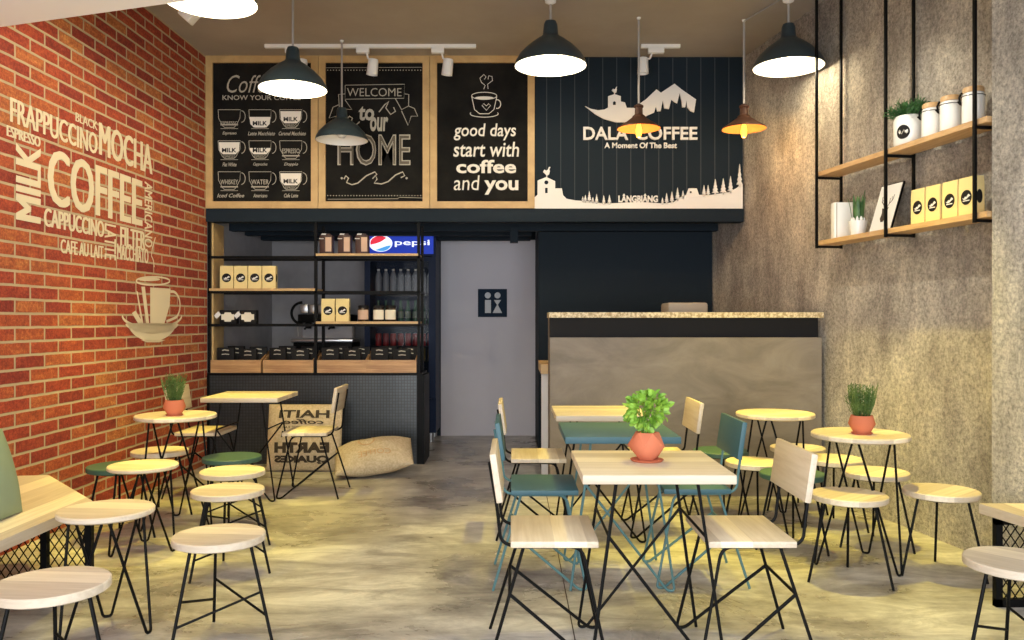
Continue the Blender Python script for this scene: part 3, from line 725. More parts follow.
def weld(o):
    bm = bmesh.new(); bm.from_mesh(o.data); bmesh.ops.remove_doubles(bm, verts=bm.verts[:], dist=0.0004); bmesh.ops.recalc_face_normals(bm, faces=bm.faces[:]); bm.to_mesh(o.data); bm.free()
    for p in o.data.polygons: p.use_smooth = True
# sage cushion on the left bench: plane normal +X, leaning to the wall
m4 = Matrix.Translation((-2.215, 3.45, 0.450+0.186)) @ Matrix.Rotation(math.radians(-14), 4, 'Y') @ Matrix.Rotation(PI/2, 4, 'Z')
b = MB(); make_pillow(b, 0.44, 0.38, 0.13, m4, 3, 0.004)
o = b.build('cushion', 'sage'); weld(o); tag(o, 'sage green cushion standing on the left wall bench', 'cushion')
# standing burlap sack
t = thing('burlap_sack', 'burlap coffee sack cushion with black mirrored print standing behind the chair', 'sack')
XC, DC2, W_, H_ = (fx(266, 7.05)+fx(337, 7.05))/2, 7.02, 0.64, 0.57
m4 = Matrix.Translation((XC, 7.16, H_/2+0.0)) @ Matrix.Rotation(math.radians(-9), 4, 'X')
b = MB(); surf = make_pillow(b, W_, H_, 0.22, m4, 5, 0.012)
o = b.build('sack_body', 'burlap', t); weld(o)
a = Art((0, 0, 0), (1, 0, 0), (0, 0, 1), (0, -1, 0))
a.text('HAITI', -0.72, 0.62, 0.75, 0.88, bold=0.03, mirror=True)
a.text('coffee', -0.55, 0.42, 0.6, 0.58, bold=0.02, mirror=True, shear=0.2); a.text('PRODUCE OF THE EARTH', -0.75, 0.28, 0.78, 0.36, mirror=True)
for k in range(9): a.poly([(-0.6+k*0.15, 0.0), (-0.56+k*0.15, 0.0), (-0.52+k*0.15, 0.2), (-0.58+k*0.15, 0.2)])
a.text('EARTH', -0.8, -0.5, 0.78, -0.16, bold=0.06, mirror=True); a.text('QUAKES', -0.8, -0.85, 0.78, -0.58, bold=0.06, mirror=True)
def wp(u, v):
    p = surf(u*0.93, v*0.93, -1); p.y -= 0.006; return m4 @ p
a.build('printed_lettering', 'print', t, warp=wp)
# lying sack
t = thing('burlap_sack', 'pale burlap sack cushion slumped on the floor by the mosaic counter', 'sack')
m4 = Matrix.Translation((fx(374, 6.95), 6.95, 0.145)) @ Matrix.Rotation(math.radians(8), 4, 'Z') @ Matrix.Rotation(math.radians(-7), 4, 'Y') @ Matrix.Rotation(math.radians(-68), 4, 'X')
def arch(v): return Vector((v.x, v.y-0.10*(v.x/0.33)**2*0.5*(-1 if v.z < 0 else 0.3), v.z-0.03*abs(v.x/0.33)))
b = MB(); s2 = make_pillow(b, 0.64, 0.42, 0.27, m4, 9, 0.022, None)
o = b.build('sack_body', 'burlap', t); weld(o)
zmin = min((v.co.z for v in o.data.vertices)); 
for v in o.data.vertices: v.co.z -= zmin-0.001
a = Art((0, 0, 0), (1, 0, 0), (0, 0, 1), (0, -1, 0))
a.stroke([(0.0+0.22*math.cos(i*PI/12)-0.15, 0.25+0.35*math.sin(i*PI/12)) for i in range(25)], 0.05)
a.text('COFFEE', -0.4, -0.75, 0.5, -0.5, bold=0.01, mirror=True)
def wp2(u, v):
    p = s2(u*0.93, v*0.93, -1); p.y -= 0.006; p = m4 @ p; p.z -= zmin-0.001; return p
a.build('printed_lettering', M['shelfwood'], t, warp=wp2)

# ------------------------------------------------------------ mosaic counter and display shelf
cx0, cx1 = lwx(DF)+0.005, fx(417)
t = thing('service_counter', 'counter clad in small dark mosaic tiles under the display shelf', 'counter')
b = MB(); b.box((cx0, DF, 0), (cx1, DF+0.42, 0.80)); b.build('tiled_front', 'mosaic', t)
b = MB(); b.box((cx0, DF-0.012, 0.80), (fx(422), DF+0.44, 0.822)); b.box((cx1, DF-0.012, 0), (fx(424.5), DF+0.44, 0.80)); b.box((cx0-0.003, DF-0.012, 0), (cx0+0.02, DF, 0.80)); b.build('edge_frame', 'black', t)
t = thing('display_shelf', 'black steel display rack with wood boards standing on the mosaic counter', 'shelf')
b = MB()
px = [cx0+0.012, fx(315.5), fx(418.5)]
dp = DF+0.30
for k, x in enumerate(px):
    for y in (DF+0.0, dp):
        b.box((x-0.013 - (0.0), y, 0.823), (x+0.013, y+0.026, 2.184))
for z in (1.869, 1.553, 1.255):
    for y in (DF+0.003, dp):
        b.box((px[0], y, z-0.014), (px[2], y+0.022, z+0.010))
    for x in px: b.box((x-0.01, DF, z-0.012), (x+0.01, dp, z+0.008))
b.build('steel_frame', 'black', t)
def shelfboard(x0, x1, z):
    b = MB(); b.box((x0+0.004, DF-0.006, z), (x1-0.004, dp-0.002, z+0.022)); b.build('shelf_board', 'framewood', t)
shelfboard(px[0], px[1], 1.563); shelfboard(px[1], px[2], 1.879); shelfboard(px[1], px[2], 1.265)
b = MB(); b.box((px[0]+0.014, DF+0.03, 0.823), (px[0]+0.03, dp, 2.18)); b.build('side_panel', 'framewood', t)
SZ = {'a': 1.585, 'b': 1.901, 'c': 1.287, 'd': 1.265}

def make_bag(label, group=None):
    t = thing('coffee_bag', label, 'coffee bag', group=group)
    b = MB(); w_, d, h = 0.062, 0.030, 0.222
    prof = [(0.0, 1, 1), (0.17, 1, 1), (0.196, 1, 0.95), (0.222, 0.985, 0.9)]
    for i in range(len(prof)-1):
        z0, a0, b0 = prof[i]; z1, a1_, b1 = prof[i+1]
        vs = []
        for z, aa, bb in ((z0, a0, b0), (z1, a1_, b1)): vs += [(-w_*aa, -d*bb-0.0 if bb == 1 else -d*bb, z), (w_*aa, -d*bb, z), (w_*aa, d*bb, z), (-w_*aa, d*bb, z)]
        fs = [[0, 1, 5, 4], [1, 2, 6, 5], [2, 3, 7, 6], [3, 0, 4, 7]]
        if i == 0: fs.append([3, 2, 1, 0])
        if i == len(prof)-2: fs.append([4, 5, 6, 7])
        b.add(vs, fs)
    b.build('bag_body', 'kraft', t)
    a = Art((0, -d-0.001, 0), (1, 0, 0), (0, 0, 1), (0, -1, 0)); a.circ(0, 0.105, 0.043); a.build('round_label', 'blacklabel', t)
    a = Art((0, -d-0.002, 0), (1, 0, 0), (0, 0, 1), (0, -1, 0)); a.poly([(-0.032, 0.105), (-0.018, 0.100), (-0.008, 0.112), (0, 0.106), (0.018, 0.124), (0.034, 0.112), (0.020, 0.106), (0.0, 0.094), (-0.018, 0.092)]); a.stroke([(-0.026, 0.086), (0.026, 0.086)], 0.006); a.build('label_emblem', 'white', t)
    a = Art((w_+0.001, 0, 0), (0, 1, 0), (0, 0, 1), (1, 0, 0)); a.circ(0, 0.105, 0.018, 0.040); a.build('side_label', 'blacklabel', t)
    return t
bag = make_bag('kraft coffee bag on the upper left rack board, leftmost of four', 'kraft bags on the display rack')
bag.location = (fx(225), DF+0.07, SZ['a'])
for i, w_ in enumerate(('second', 'third', 'rightmost')):
    dup(bag, (fx(225+14.2*(i+1)), DF+0.07, SZ['a']), 0, 'kraft coffee bag on the upper left rack board, %s of four' % w_)
dup(bag, (fx(327), DF+0.07, SZ['c']), 0, 'kraft coffee bag on the lower right rack board beside the post')
dup(bag, (fx(341.5), DF+0.07, SZ['c']), 0, 'kraft coffee bag on the lower right rack board, nearer the jars')
for o in list(C.objects):
    if o.name.startswith('coffee_bag'): o.scale = (0.97, 1, 0.93)
# brown packets
def make_packet(label):
    t = thing('gift_packet', label, 'packet', group='brown packets on the top right rack board')
    b = MB(); b.bbox((-0.058, -0.045, 0), (0.058, 0.045, 0.165), 0.004); b.build('packet_body', 'redbrown', t)
    b = MB(); b.box((-0.004, -0.049, 0.02), (0.05, -0.0455, 0.15)); b.build('paper_label', 'labelp', t)
    b = MB(); b.add([(-0.062, -0.049, 0.135), (-0.02, -0.049, 0.135), (-0.004, -0.010, 0.188), (-0.045, -0.010, 0.188)], [[0, 1, 2, 3]]); b.add([(-0.062, -0.047, 0.133), (-0.02, -0.047, 0.133), (-0.004, -0.008, 0.186), (-0.045, -0.008, 0.186)], [[3, 2, 1, 0]]); b.build('folded_tag', 'white', t)
    b = MB(); b.prism([(-0.05, -0.04), (0.05, -0.04), (0.05, 0.04), (-0.05, 0.04)], 0.165, 0.172); b.box((-0.03, -0.012, 0.172), (0.03, 0.012, 0.186)); b.build('folded_top', 'redbrown', t)
    return t
pk = make_packet('brown packet with pale label on top right rack board, leftmost of three'); pk.location = (fx(325), DF+0.08, SZ['b'])
dup(pk, (fx(343.5), DF+0.08, SZ['b']), 0, 'brown packet with pale label on top right rack board, middle one')
dup(pk, (fx(361), DF+0.08, SZ['b']), 0, 'brown packet on top right rack board, next to the blue lit sign')
# black boxes with white labels on the third steel bar (resting on both rails)
b = MB(); b.box((px[0]+0.014, DF+0.026, 1.256), (px[1]-0.014, dp-0.002, 1.264)); b.build('wire_shelf', 'black', t) if False else b.build('steel_shelf', 'black', bpy.data.objects['display_shelf'])
def make_pouch(label):
    t = thing('label_pouch', label, 'box', group='black boxes with round white labels')
    b = MB(); b.bbox((-0.075, -0.04, 0), (0.075, 0.04, 0.125), 0.004); b.build('box_body', 'blacklabel', t)
    a = Art((0, -0.0405, 0), (1, 0, 0), (0, 0, 1), (0, -1, 0), 0.003); a.poly([(x*0.058, 0.062+y*0.042) for x, y in [(-1, -.6), (-.6, -.6), (-.45, -1), (.45, -1), (.6, -.6), (1, -.6), (1, .6), (.6, .6), (.45, 1), (-.45, 1), (-.6, .6), (-1, .6)]]); a.build('white_label', 'labelc', t)
    b = MB(); b.add([(-0.125, -0.042, 0.075), (-0.085, -0.044, 0.115), (-0.06, -0.044, 0.085), (-0.10, -0.042, 0.045), (-0.125, -0.045, 0.075), (-0.085, -0.047, 0.115), (-0.06, -0.047, 0.085), (-0.10, -0.045, 0.045)], [[0, 1, 2, 3], [7, 6, 5, 4], [0, 1, 5, 4], [1, 2, 6, 5], [2, 3, 7, 6], [3, 0, 4, 7]]); b.build('hang_tag', 'white', t)
    return t
pc = make_pouch('black box with ornate white label nearest the brick wall'); pc.location = (fx(226.5), DF+0.075, SZ['d'])
dup(pc, (fx(246.5), DF+0.075, SZ['d']), 0, 'black box with ornate white label, right of its twin')
def make_jar(label, body, lab):
    t = thing('glass_jar', label, 'jar')
    b = MB(); b.lathe([(0, 0), (0.048, 0), (0.052, 0.006), (0.052, 0.11), (0.046, 0.122), (0, 0.122)], 24); b.build('jar_body', body, t)
    b = MB(); b.lathe([(0.049, 0.122), (0.049, 0.142), (0.045, 0.146), (0, 0.146)], 24); b.build('lid', 'blacklabel', t)
    b = MB()
    vs = []; n = 12
    for z in (0.018, 0.105):
        for i in range(n+1): a_ = -PI/2+(i/n-0.5)*2.2; vs.append((0.0532*math.cos(a_), 0.0532*math.sin(a_), z))
    b.add(vs, [[i, i+1, i+n+2, i+n+1] for i in range(n)], True); b.build('jar_label', lab, t)
    return t
j = make_jar('dark jar with pink label on the lower right rack board', 'darkjar', 'labelp'); j.location = (fx(362), DF+0.08, SZ['c'])
j = make_jar('dark jar with cream label, left of the two on the rack', 'darkjar', 'labelc'); j.location = (fx(377.5), DF+0.08, SZ['c'])
dup(j, (fx(389.5), DF+0.08, SZ['c']), 0, 'dark jar with cream label, right of the two on the rack')
# crates with black packets
crates = []
def make_crate(label):
    t = thing('wooden_crate', label, 'crate', group='wooden crates along the counter')
    w_, d = 0.228, 0.14
    b = MB(); b.box((-w_, -d, 0.008), (w_, -d+0.012, 0.115)); b.build('front_board', 'crate', t)
    b = MB(); b.box((-w_, d-0.012, 0.008), (w_, d, 0.115)); b.build('back_board', 'crate', t)
    b = MB(); b.box((-w_, -d, 0), (w_, d, 0.008)); b.build('bottom_board', 'crate', t)
    for s in (-1, 1):
        b = MB(); x = s*(w_-0.006)
        b.prism([(x-0.006, -d+0.012), (x+0.006, -d+0.012), (x+0.006, d-0.012), (x-0.006, d-0.012)], 0.008, 0.115)
        b.add([(x-0.006, -d+0.012, 0.115), (x+0.006, -d+0.012, 0.115), (x+0.006, d-0.012, 0.115), (x-0.006, d-0.012, 0.115), (x-0.006, d-0.012, 0.19), (x+0.006, d-0.012, 0.19)], [[0, 1, 5, 4], [1, 2, 5], [2, 3, 4, 5], [0, 4, 3]]); b.build('side_board', 'crate', t)
    return t
cr = make_crate('low wooden crate at the brick-wall end of the counter')
cxs = [235.5, 288, 341, 391]; lab = ['at the brick-wall end', 'second from the brick wall', 'third from the brick wall', 'at the grey-door end']
cr.location = (fx(cxs[0]), DF+0.145, 0.823)
for i in range(1, 4): dup(cr, (fx(cxs[i]), DF+0.145, 0.823), 0, 'low wooden crate %s of the counter' % lab[i])
def make_pack(label):
    t = thing('black_packet', label, 'packet', group='black packets in the counter crates')
    b = MB(); b.bbox((-0.078, -0.02, 0), (0.078, 0.02, 0.215), 0.004); b.build('packet_body', 'blacklabel', t)
    a = Art((0, -0.0206, 0), (1, 0, 0), (0, 0, 1), (0, -1, 0)); a.stroke([(-0.03, 0.19), (-0.01, 0.196), (0.03, 0.19)], 0.010); a.stroke([(-0.034, 0.155), (0.0, 0.158), (0.034, 0.155)], 0.008); a.build('chalk_writing', 'chalk', t)
    return t
pp = None
where = ['first crate from the brick wall', 'second crate from the brick wall', 'third crate from the brick wall', 'crate nearest the grey door']
for i in range(4):
    for (dx, dy, dz, nm_) in ((-0.115, 0.09, 0.0, 'front left'), (0.09, 0.09, -0.012, 'front right'), (-0.055, 0.19, 0.015, 'back left'), (0.15, 0.19, 0.008, 'back right')):
        lb = 'black packet with chalky writing, %s in the %s' % (nm_, where[i])
        loc = (fx(cxs[i])+dx, DF+dy, 0.832)
        if pp is None: pp = make_pack(lb); pp.location = loc; pp.rotation_euler[2] = 0.0
        else: o = dup(pp, loc, (0.05, -0.12, 0.16, -0.04)[(i*3+len(nm_)) % 4], lb)
        (pp if i == 0 and nm_ == 'front left' else o).scale = (1, 1, 1+dz*4)

# ------------------------------------------------------------ back counter and espresso machine
t = thing('back_counter', 'grey worktop cabinet behind the display rack under the espresso machine', 'counter')
b = MB(); b.box((-2.68, 8.42, 0), (-1.62, 9.3, 0.88)); b.build('cabinet_body', 'navy', t)
b = MB(); b.box((-2.70, 8.40, 0.88), (-1.60, 9.32, 0.91)); b.build('worktop', 'navy', t)
t = thing('espresso_machine', 'dark and steel espresso machine behind the display rack', 'coffee machine')
D8 = 8.5; g8 = lambda x: fx(x, D8); z8 = lambda y: fz(y, D8)
b = MB(); b.bbox((g8(293), D8, 0.911), (g8(352), D8+0.45, 1.07), 0.01); b.build('machine_base', 'black', t)
b = MB(); b.bbox((g8(291), D8-0.02, 1.07), (g8(353), D8+0.40, 1.105), 0.008); b.build('drip_tray', 'steel', t)
b = MB(); b.bbox((g8(297), D8+0.22, 1.105), (g8(348), D8+0.42, 1.30), 0.01); b.build('machine_back', 'greywall', t)
b = MB(); b.bbox((g8(297), D8+0.02, 1.27), (g8(350), D8+0.42, 1.36), 0.015); b.build('group_head_housing', 'black', t)
for x in (300, 309, 318, 330):
    b = MB(); b.bbox((g8(x), D8-0.005, 1.37), (g8(x+8), D8+0.4, 1.46), 0.008); b.build('top_panel', 'steel', t)
b = MB(); b.tube([(g8(302)+0.11*math.cos(a_), D8+0.01, 1.37+0.11*math.sin(a_)) for a_ in [PI/2+i*PI/14 for i in range(15)]], 0.014); b.build('side_ring', 'black', t)
for x in (306, 330):
    b = MB(); b.lathe([(0.03, 1.21), (0.034, 1.27)], 16, (g8(x), D8+0.10, 0), close=True); b.tube([(g8(x), D8+0.10, 1.235), (g8(x), D8-0.05, 1.21)], 0.011); b.build('portafilter', 'black', t)
b = MB(); b.tube(bend([(g8(297), D8+0.05, 1.29), (g8(297), D8+0.03, 1.2), (g8(298), D8+0.01, 1.13)], 0.03), 0.006); b.build('steam_wand', 'steel', t)

# ------------------------------------------------------------ drinks fridge
D9 = 8.8; X0, X1 = fx(365, D9), fx(436, D9)
t = thing('drinks_fridge', 'tall dark blue drinks fridge with lit blue header sign beside the grey door', 'fridge')
b = MB()
b.box((X0, D9, 0.10), (X0+0.045, D9+0.5, 2.22)); b.box((X1-0.045, D9, 0.10), (X1, D9+0.5, 2.22)); b.box((X0+0.045, D9+0.45, 0.10), (X1-0.045, D9+0.5, 2.22))
b.box((X0+0.045, D9, 0.10), (X1-0.045, D9+0.45, 0.46)); b.box((X0+0.045, D9, 1.98), (X1-0.045, D9+0.45, 2.22)); b.build('cabinet_body', 'fridge', t)
b = MB(); sx0, sx1 = fx(368, D9), fx(433.5, D9); b.box((sx0, D9-0.03, fz(254, D9)), (sx1, D9, fz(234.5, D9))); sgn = b.build('lit_sign', 'signblue', t)
q = lambda zx, zy: (fx(360+zx/7.53, D9-0.03), fz(225+zy/7.53, D9-0.03))
a = fa(D9-0.0315); a.poly([q(*p) for p in ell(156, 139, 88, 62, 0, 360, 40)[:-1]]); a.text('pepsi', *q(262, 165), *q(525, 112), bold=0.012); a.build('sign_lettering', 'signwhite', sgn)
a = fa(D9-0.0325); a.poly([q(*p) for p in ell(150, 135, 72, 52, 160, 305, 20)+[(196, 100), (160, 125), (120, 140), (84, 148)]]); a.build('red_wave', 'signred', sgn)
a = fa(D9-0.0325); a.poly([q(*p) for p in ell(160, 143, 74, 54, 10, 125, 20)[::-1]+[(200, 158)]][:]) ; a.build('blue_wave', 'signsky', sgn)
a = fa(D9-0.002); a.text('pepsi', fx(392, D9), 0.26, fx(428, D9), 0.37, bold=0.03); a.build('base_lettering', 'white', t)
dh = MB(); dz0, dz1 = 0.47, 1.97
for (xa, xb, za, zb) in ((X0+0.0, X0+0.06, dz0, dz1), (X1-0.075, X1, dz0, dz1), (X0+0.06, X1-0.075, dz0, dz0+0.05), (X0+0.06, X1-0.075, dz1-0.05, dz1)): dh.box((xa, D9-0.035, za), (xb, D9-0.001, zb))
dr_ = dh.build('door', 'fridge', t)
b = MB(); b.box((X0+0.06, D9-0.02, dz0+0.05), (X1-0.075, D9-0.015, dz1-0.05)); b.build('door_pane', 'glass', dr_)
rows = [fz(294, D9+0.1), fz(324, D9+0.1), fz(346, D9+0.1), 0.86, 0.62]
for z in rows:
    b = MB(); b.box((X0+0.045, D9+0.01, z-0.012), (X1-0.045, D9+0.44, z)); b.build('wire_shelf', 'black', t)
for sx in (X0+0.03, X1-0.09):
    b = MB(); b.lathe([(0.03, 0), (0.03, 0.10)], 12, (sx+0.03, D9+0.06, 0), close=True); b.build('foot', 'steel', t)
    b = MB(); b.lathe([(0.03, 0), (0.03, 0.10)], 12, (sx+0.03, D9+0.44, 0), close=True); b.build('foot', 'steel', t)
def bottle(prof, mat, capm, label, name='drink_bottle', lab=None):
    t = thing(name, label, 'bottle' if name != 'drink_can' else 'can')
    b = MB(); b.lathe(prof, 16, close=True); b.build('bottle_body' if name != 'drink_can' else 'can_body', mat, t)
    if capm: b = MB(); r, z = prof[-1]; b.lathe([(r+0.003, z-0.002), (r+0.003, z+0.018), (0, z+0.018)], 12, close=True); b.build('cap', capm, t)
    if lab: b = MB(); b.lathe([(prof[1][0]+0.001, prof[1][1]+0.06), (prof[1][0]+0.001, prof[1][1]+0.13)], 16); b.build('bottle_label', lab, t)
    return t
pos = [fx(378.5+i*7.4, D9+0.1) for i in range(8)]
specs = [([(0.0, 0), (0.034, 0.004), (0.034, 0.17), (0.026, 0.215), (0.012, 0.25)], 'bottle_clear', 'white', 'clear water bottle on the top shelf of the drinks fridge', 'drink_bottle', None, rows[0], 'water bottles in the fridge'),
         ([(0.0, 0), (0.030, 0.004), (0.030, 0.13), (0.014, 0.19), (0.011, 0.235)], 'bottle_green', 'bottle_green', 'dark green bottle on the second shelf of the drinks fridge', 'drink_bottle', 'labelg', rows[1], 'green bottles in the fridge'),
         ([(0.0, 0), (0.030, 0.004), (0.033, 0.012), (0.033, 0.12), (0.027, 0.135)], 'can_red', None, 'red drink can on the third shelf of the drinks fridge', 'drink_can', None, rows[2], 'red cans in the fridge'),
         ([(0.0, 0), (0.030, 0.004), (0.030, 0.12), (0.013, 0.17), (0.011, 0.20)], 'bottle_amber', 'bottle_amber', 'dark amber bottle low in the drinks fridge', 'drink_bottle', None, rows[3], 'amber bottles low in the fridge')]
M['labelg'] = nm('grey_green_label', (0.25, 0.32, 0.27), 0.5)
for prof, mat, capm, lb, nme, lab_, z, grp in specs:
    o = bottle(prof, mat, capm, lb, nme, lab_); o['group'] = grp; o.location = (pos[0], D9+0.1, z)
    for x in pos[1:]: dup(o, (x, D9+0.1, z))
o = None

# ------------------------------------------------------------ bar
DBAR = 6.10
t = thing('bar_counter', 'long bar with brown cement front panel and speckled wood top', 'bar')
bx0 = fx(550, DBAR); z_ = lambda y: fz(y, DBAR)
def barprism(y0, y1, z0, z1, name, mat, inset=0.0, x0=None):
    b = MB(); x0 = bx0 if x0 is None else x0
    b.prism([(x0+inset, y0), (rwx(y0)-0.03, y0), (rwx(y1)-0.03, y1), (x0+inset, y1)], z0, z1); return b.build(name, mat, t)
barprism(DBAR, DBAR+0.08, 0.0, z_(337.5), 'front_panel', 'barstone')
barprism(DBAR+0.05, DBAR+0.10, z_(337.5), z_(317.7), 'recess', 'blacklabel', 0.0)
barprism(DBAR-0.03, DBAR+0.34, z_(317.7), z_(312.3), 'bar_top', 'bartop', 0.0, bx0-0.008)
b = MB(); b.box((bx0, DBAR+0.081, 0), (bx0+0.03, DBAR+0.33, z_(317.7))); b.build('end_panel', 'barstone', t)
t = thing('work_counter', 'white-ended lower counter with wood cap behind the bar', 'counter')
b = MB(); b.box((fx(541.5, 6.6), 6.6, 0), (fx(541.5, 6.6)+1.2, 6.66, 0.88)); b.build('white_panel', 'white', t)
b = MB(); b.box((fx(541, 6.6)-0.006, 6.45, 0.88), (fx(541, 6.6)+1.7, 7.1, 0.955)); b.build('wood_cap', 'framewood', t)
b = MB(); b.box((fx(541.5, 6.6)+0.35, 6.67, 0), (fx(541.5, 6.6)+1.69, 7.05, 0.88)); b.build('cabinet_body', 'navy', t)
t = thing('till_box', 'pale rounded equipment box seen above the bar top', 'equipment')
b = MB(); b.bbox((fx(664, 6.8), 6.62, 0.956), (fx(703, 6.8), 6.95, fz(303, 6.8)), 0.02); b.build('casing', 'tray', t)
b = MB(); b.bbox((fx(664, 6.8)+0.02, 6.605, 1.05), (fx(703, 6.8)-0.02, 6.62, 1.30), 0.004); b.build('front_screen', 'blacklabel', t)

# ------------------------------------------------------------ hanging shelf on the concrete wall
aw = Vector((0.165, -1, 0)).normalized(); nw = Vector((-1, -0.165, 0)).normalized()
def W(d, off, z=0): return Vector((rwx(d), d, z))+nw*off
t = thing('hanging_shelf', 'two-tier wood shelf on black steel frames hung along the concrete wall', 'shelf')
def bar(b, p, q_, s=0.0078):
    p, q_ = Vector(p), Vector(q_); d = (q_-p).normalized(); up = Vector((0, 0, 1)) if abs(d.z) < 0.9 else aw
    u = d.cross(up).normalized()*s; v = d.cross(u).normalized()*s
    vs = [p+u+v, p-u+v, p-u-v, p+u-v, q_+u+v, q_-u+v, q_-u-v, q_+u-v]
    b.add(vs, [[0, 1, 2, 3], [7, 6, 5, 4], [0, 1, 5, 4], [1, 2, 6, 5], [2, 3, 7, 6], [3, 0, 4, 7]])
for d in (5.87, 5.08, 4.33):
    b = MB(); 
    bar(b, W(d, 0.205, 1.805), W(d, 0.205, H-0.002)); bar(b, W(d, 0.018, 1.805), W(d, 0.018, H-0.002))
    for z in (1.816, 2.301): bar(b, W(d, 0.205, z), W(d, 0.018, z))
    b.build('steel_frame', 'black', t)
for z in (1.828, 2.313):
    b = MB(); q0 = [W(5.90, 0.192), W(5.90, 0.03), W(4.26, 0.03), W(4.26, 0.192)]
    b.prism([(p.x, p.y) for p in q0], z, z+0.030); b.build('shelf_board', 'shelfwood', t)
ZL, ZU = 1.859, 2.344
RZ = math.atan2(nw.x, -nw.y)   # rotate local -y towards the room
bg = [4.46, 4.59, 4.73, 4.86]; bn = ['nearest the camera', 'second from the camera', 'third from the camera', 'farthest from the camera']
for d, n_ in zip(bg, bn):
    p = W(d, 0.12, ZL); o = dup(bag, p, RZ, 'kraft coffee bag on the hanging shelf, %s' % n_); o['group'] = 'kraft bags on the hanging shelf'
# poster
t = thing('deer_poster', 'small framed white deer-head print leaning on the lower hanging shelf', 'picture', W(5.235, 0.145, ZL), RZ)
tilt = Matrix.Rotation(math.radians(-17), 4, 'X')
b = MB(); b.box((-0.115, 0, 0.0), (0.115, 0.012, 0.315)); b.v = [tilt @ v for v in b.v]; b.build('frame', 'black', t)
a = Art((0, -0.001, 0), (1, 0, 0), (0, 0, 1), (0, -1, 0)); a.poly([(-0.11, 0.005), (0.11, 0.005), (0.11, 0.31), (-0.11, 0.31)]); o = a.build('print_sheet', 'ceramic', t)
for v in o.data.vertices: v.co = tilt @ v.co
a = Art((0, -0.002, 0), (1, 0, 0), (0, 0, 1), (0, -1, 0))
a.poly([(-0.012, 0.06), (0.012, 0.06), (0.03, 0.085), (0.022, 0.12), (0.035, 0.155), (0.012, 0.15), (0.0, 0.158), (-0.012, 0.15), (-0.035, 0.155), (-0.022, 0.12), (-0.03, 0.085)])
for s in (-1, 1):
    a.stroke([(0.01*s, 0.15), (0.03*s, 0.18), (0.055*s, 0.20), (0.06*s, 0.235)], 0.006); a.stroke([(0.03*s, 0.18), (0.025*s, 0.215)], 0.005); a.stroke([(0.05*s, 0.197), (0.04*s, 0.225)], 0.004)
o = a.build('deer_drawing', 'hoof', t)
for v in o.data.vertices: v.co = tilt @ v.co
# white boxfile
t = thing('white_album', 'upright cream album standing at the far end of the lower hanging shelf', 'book', W(5.70, 0.105, ZL))
b = MB(); b.bbox((-0.075, -0.035, 0), (0.075, 0.035, 0.245), 0.006); b.build('cover', 'ceramic', t)
b = MB(); b.box((-0.062, -0.0362, 0.004), (-0.056, -0.0352, 0.24)); b.build('spine_groove', 'tray', t)
# plants
def leafblob(n, c, R, size, seed, mode='ball'):
    b = MB(); rnd = random.Random(seed)
    for i in range(n):
        if mode == 'ball':
            d = Vector((rnd.gauss(0, 1), rnd.gauss(0, 1), rnd.gauss(0, 1))).normalized()
            p = Vector((c[0]+d.x*R[0]*rnd.uniform(0.45, 1), c[1]+d.y*R[1]*rnd.uniform(0.45, 1), c[2]+d.z*R[2]*rnd.uniform(0.45, 1)))
            dirv = (d+Vector((rnd.uniform(-.6, .6), rnd.uniform(-.6, .6), rnd.uniform(-.5, .3)))).normalized()
        t_ = dirv; s_ = t_.cross(Vector((rnd.uniform(-1, 1), rnd.uniform(-1, 1), rnd.uniform(-.3, .3)))).normalized(); nn = t_.cross(s_)
        l = size*rnd.uniform(0.7, 1.25); w_ = l*0.36
        vs = [p, p+t_*l*0.35+s_*w_+nn*w_*0.4, p+t_*l*0.75+s_*w_*0.75+nn*w_*0.3, p+t_*l-nn*w_*0.2, p+t_*l*0.75-s_*w_*0.75+nn*w_*0.3, p+t_*l*0.35-s_*w_+nn*w_*0.4, p+t_*l*0.5]
        b.add(vs, [[0, 1, 6], [1, 2, 6], [2, 3, 6], [3, 4, 6], [4, 5, 6], [5, 0, 6]], True)
    return b
def facetpot(r0, r1, r2, h, seg=6):
    b = MB(); k = seg
    def ring(r, z, off): return [(r*math.cos(2*PI*(i+off)/k), r*math.sin(2*PI*(i+off)/k), z) for i in range(k)]
    vs = ring(r0, 0, 0)+ring(r1, h*0.52, 0.5)+ring(r2, h, 0)+ring(r2*0.86, h, 0)+ring(r2*0.8, h*0.85, 0); fs = [list(range(k))[::-1]]
    for i in range(k):
        j = (i+1) % k
        fs += [[i, j, k+i], [j, k+j, k+i], [k+i, k+j, 2*k+j], [k+i, 2*k+j, 2*k+i]] if False else [[i, j, k+i], [k+(i-1) % k, i, k+i], [k+i, 2*k+j, 2*k+i], [k+i, k+j, 2*k+j], [2*k+i, 2*k+j, 3*k+j, 3*k+i], [3*k+i, 3*k+j, 4*k+j, 4*k+i]]
    b.add(vs, fs); return b
t = thing('potted_basil', 'leafy bright basil in faceted terracotta pot on the front square table', 'potted plant', (0.531, 3.26, 0.7458))
b = MB(); b.lathe([(0, 0), (0.062, 0), (0.068, 0.008), (0.062, 0.008), (0, 0.006)], 32); b.build('saucer', 'terra', t)
p = facetpot(0.040, 0.080, 0.050, 0.118, 5); p.v = [v+Vector((0, 0, 0.008)) for v in p.v]; p.build('pot', 'terra', t)
b = MB(); b.lathe([(0.042, 0.108), (0, 0.112)], 12); b.build('soil', 'soil', t)
b = MB(); rnd = random.Random(2)
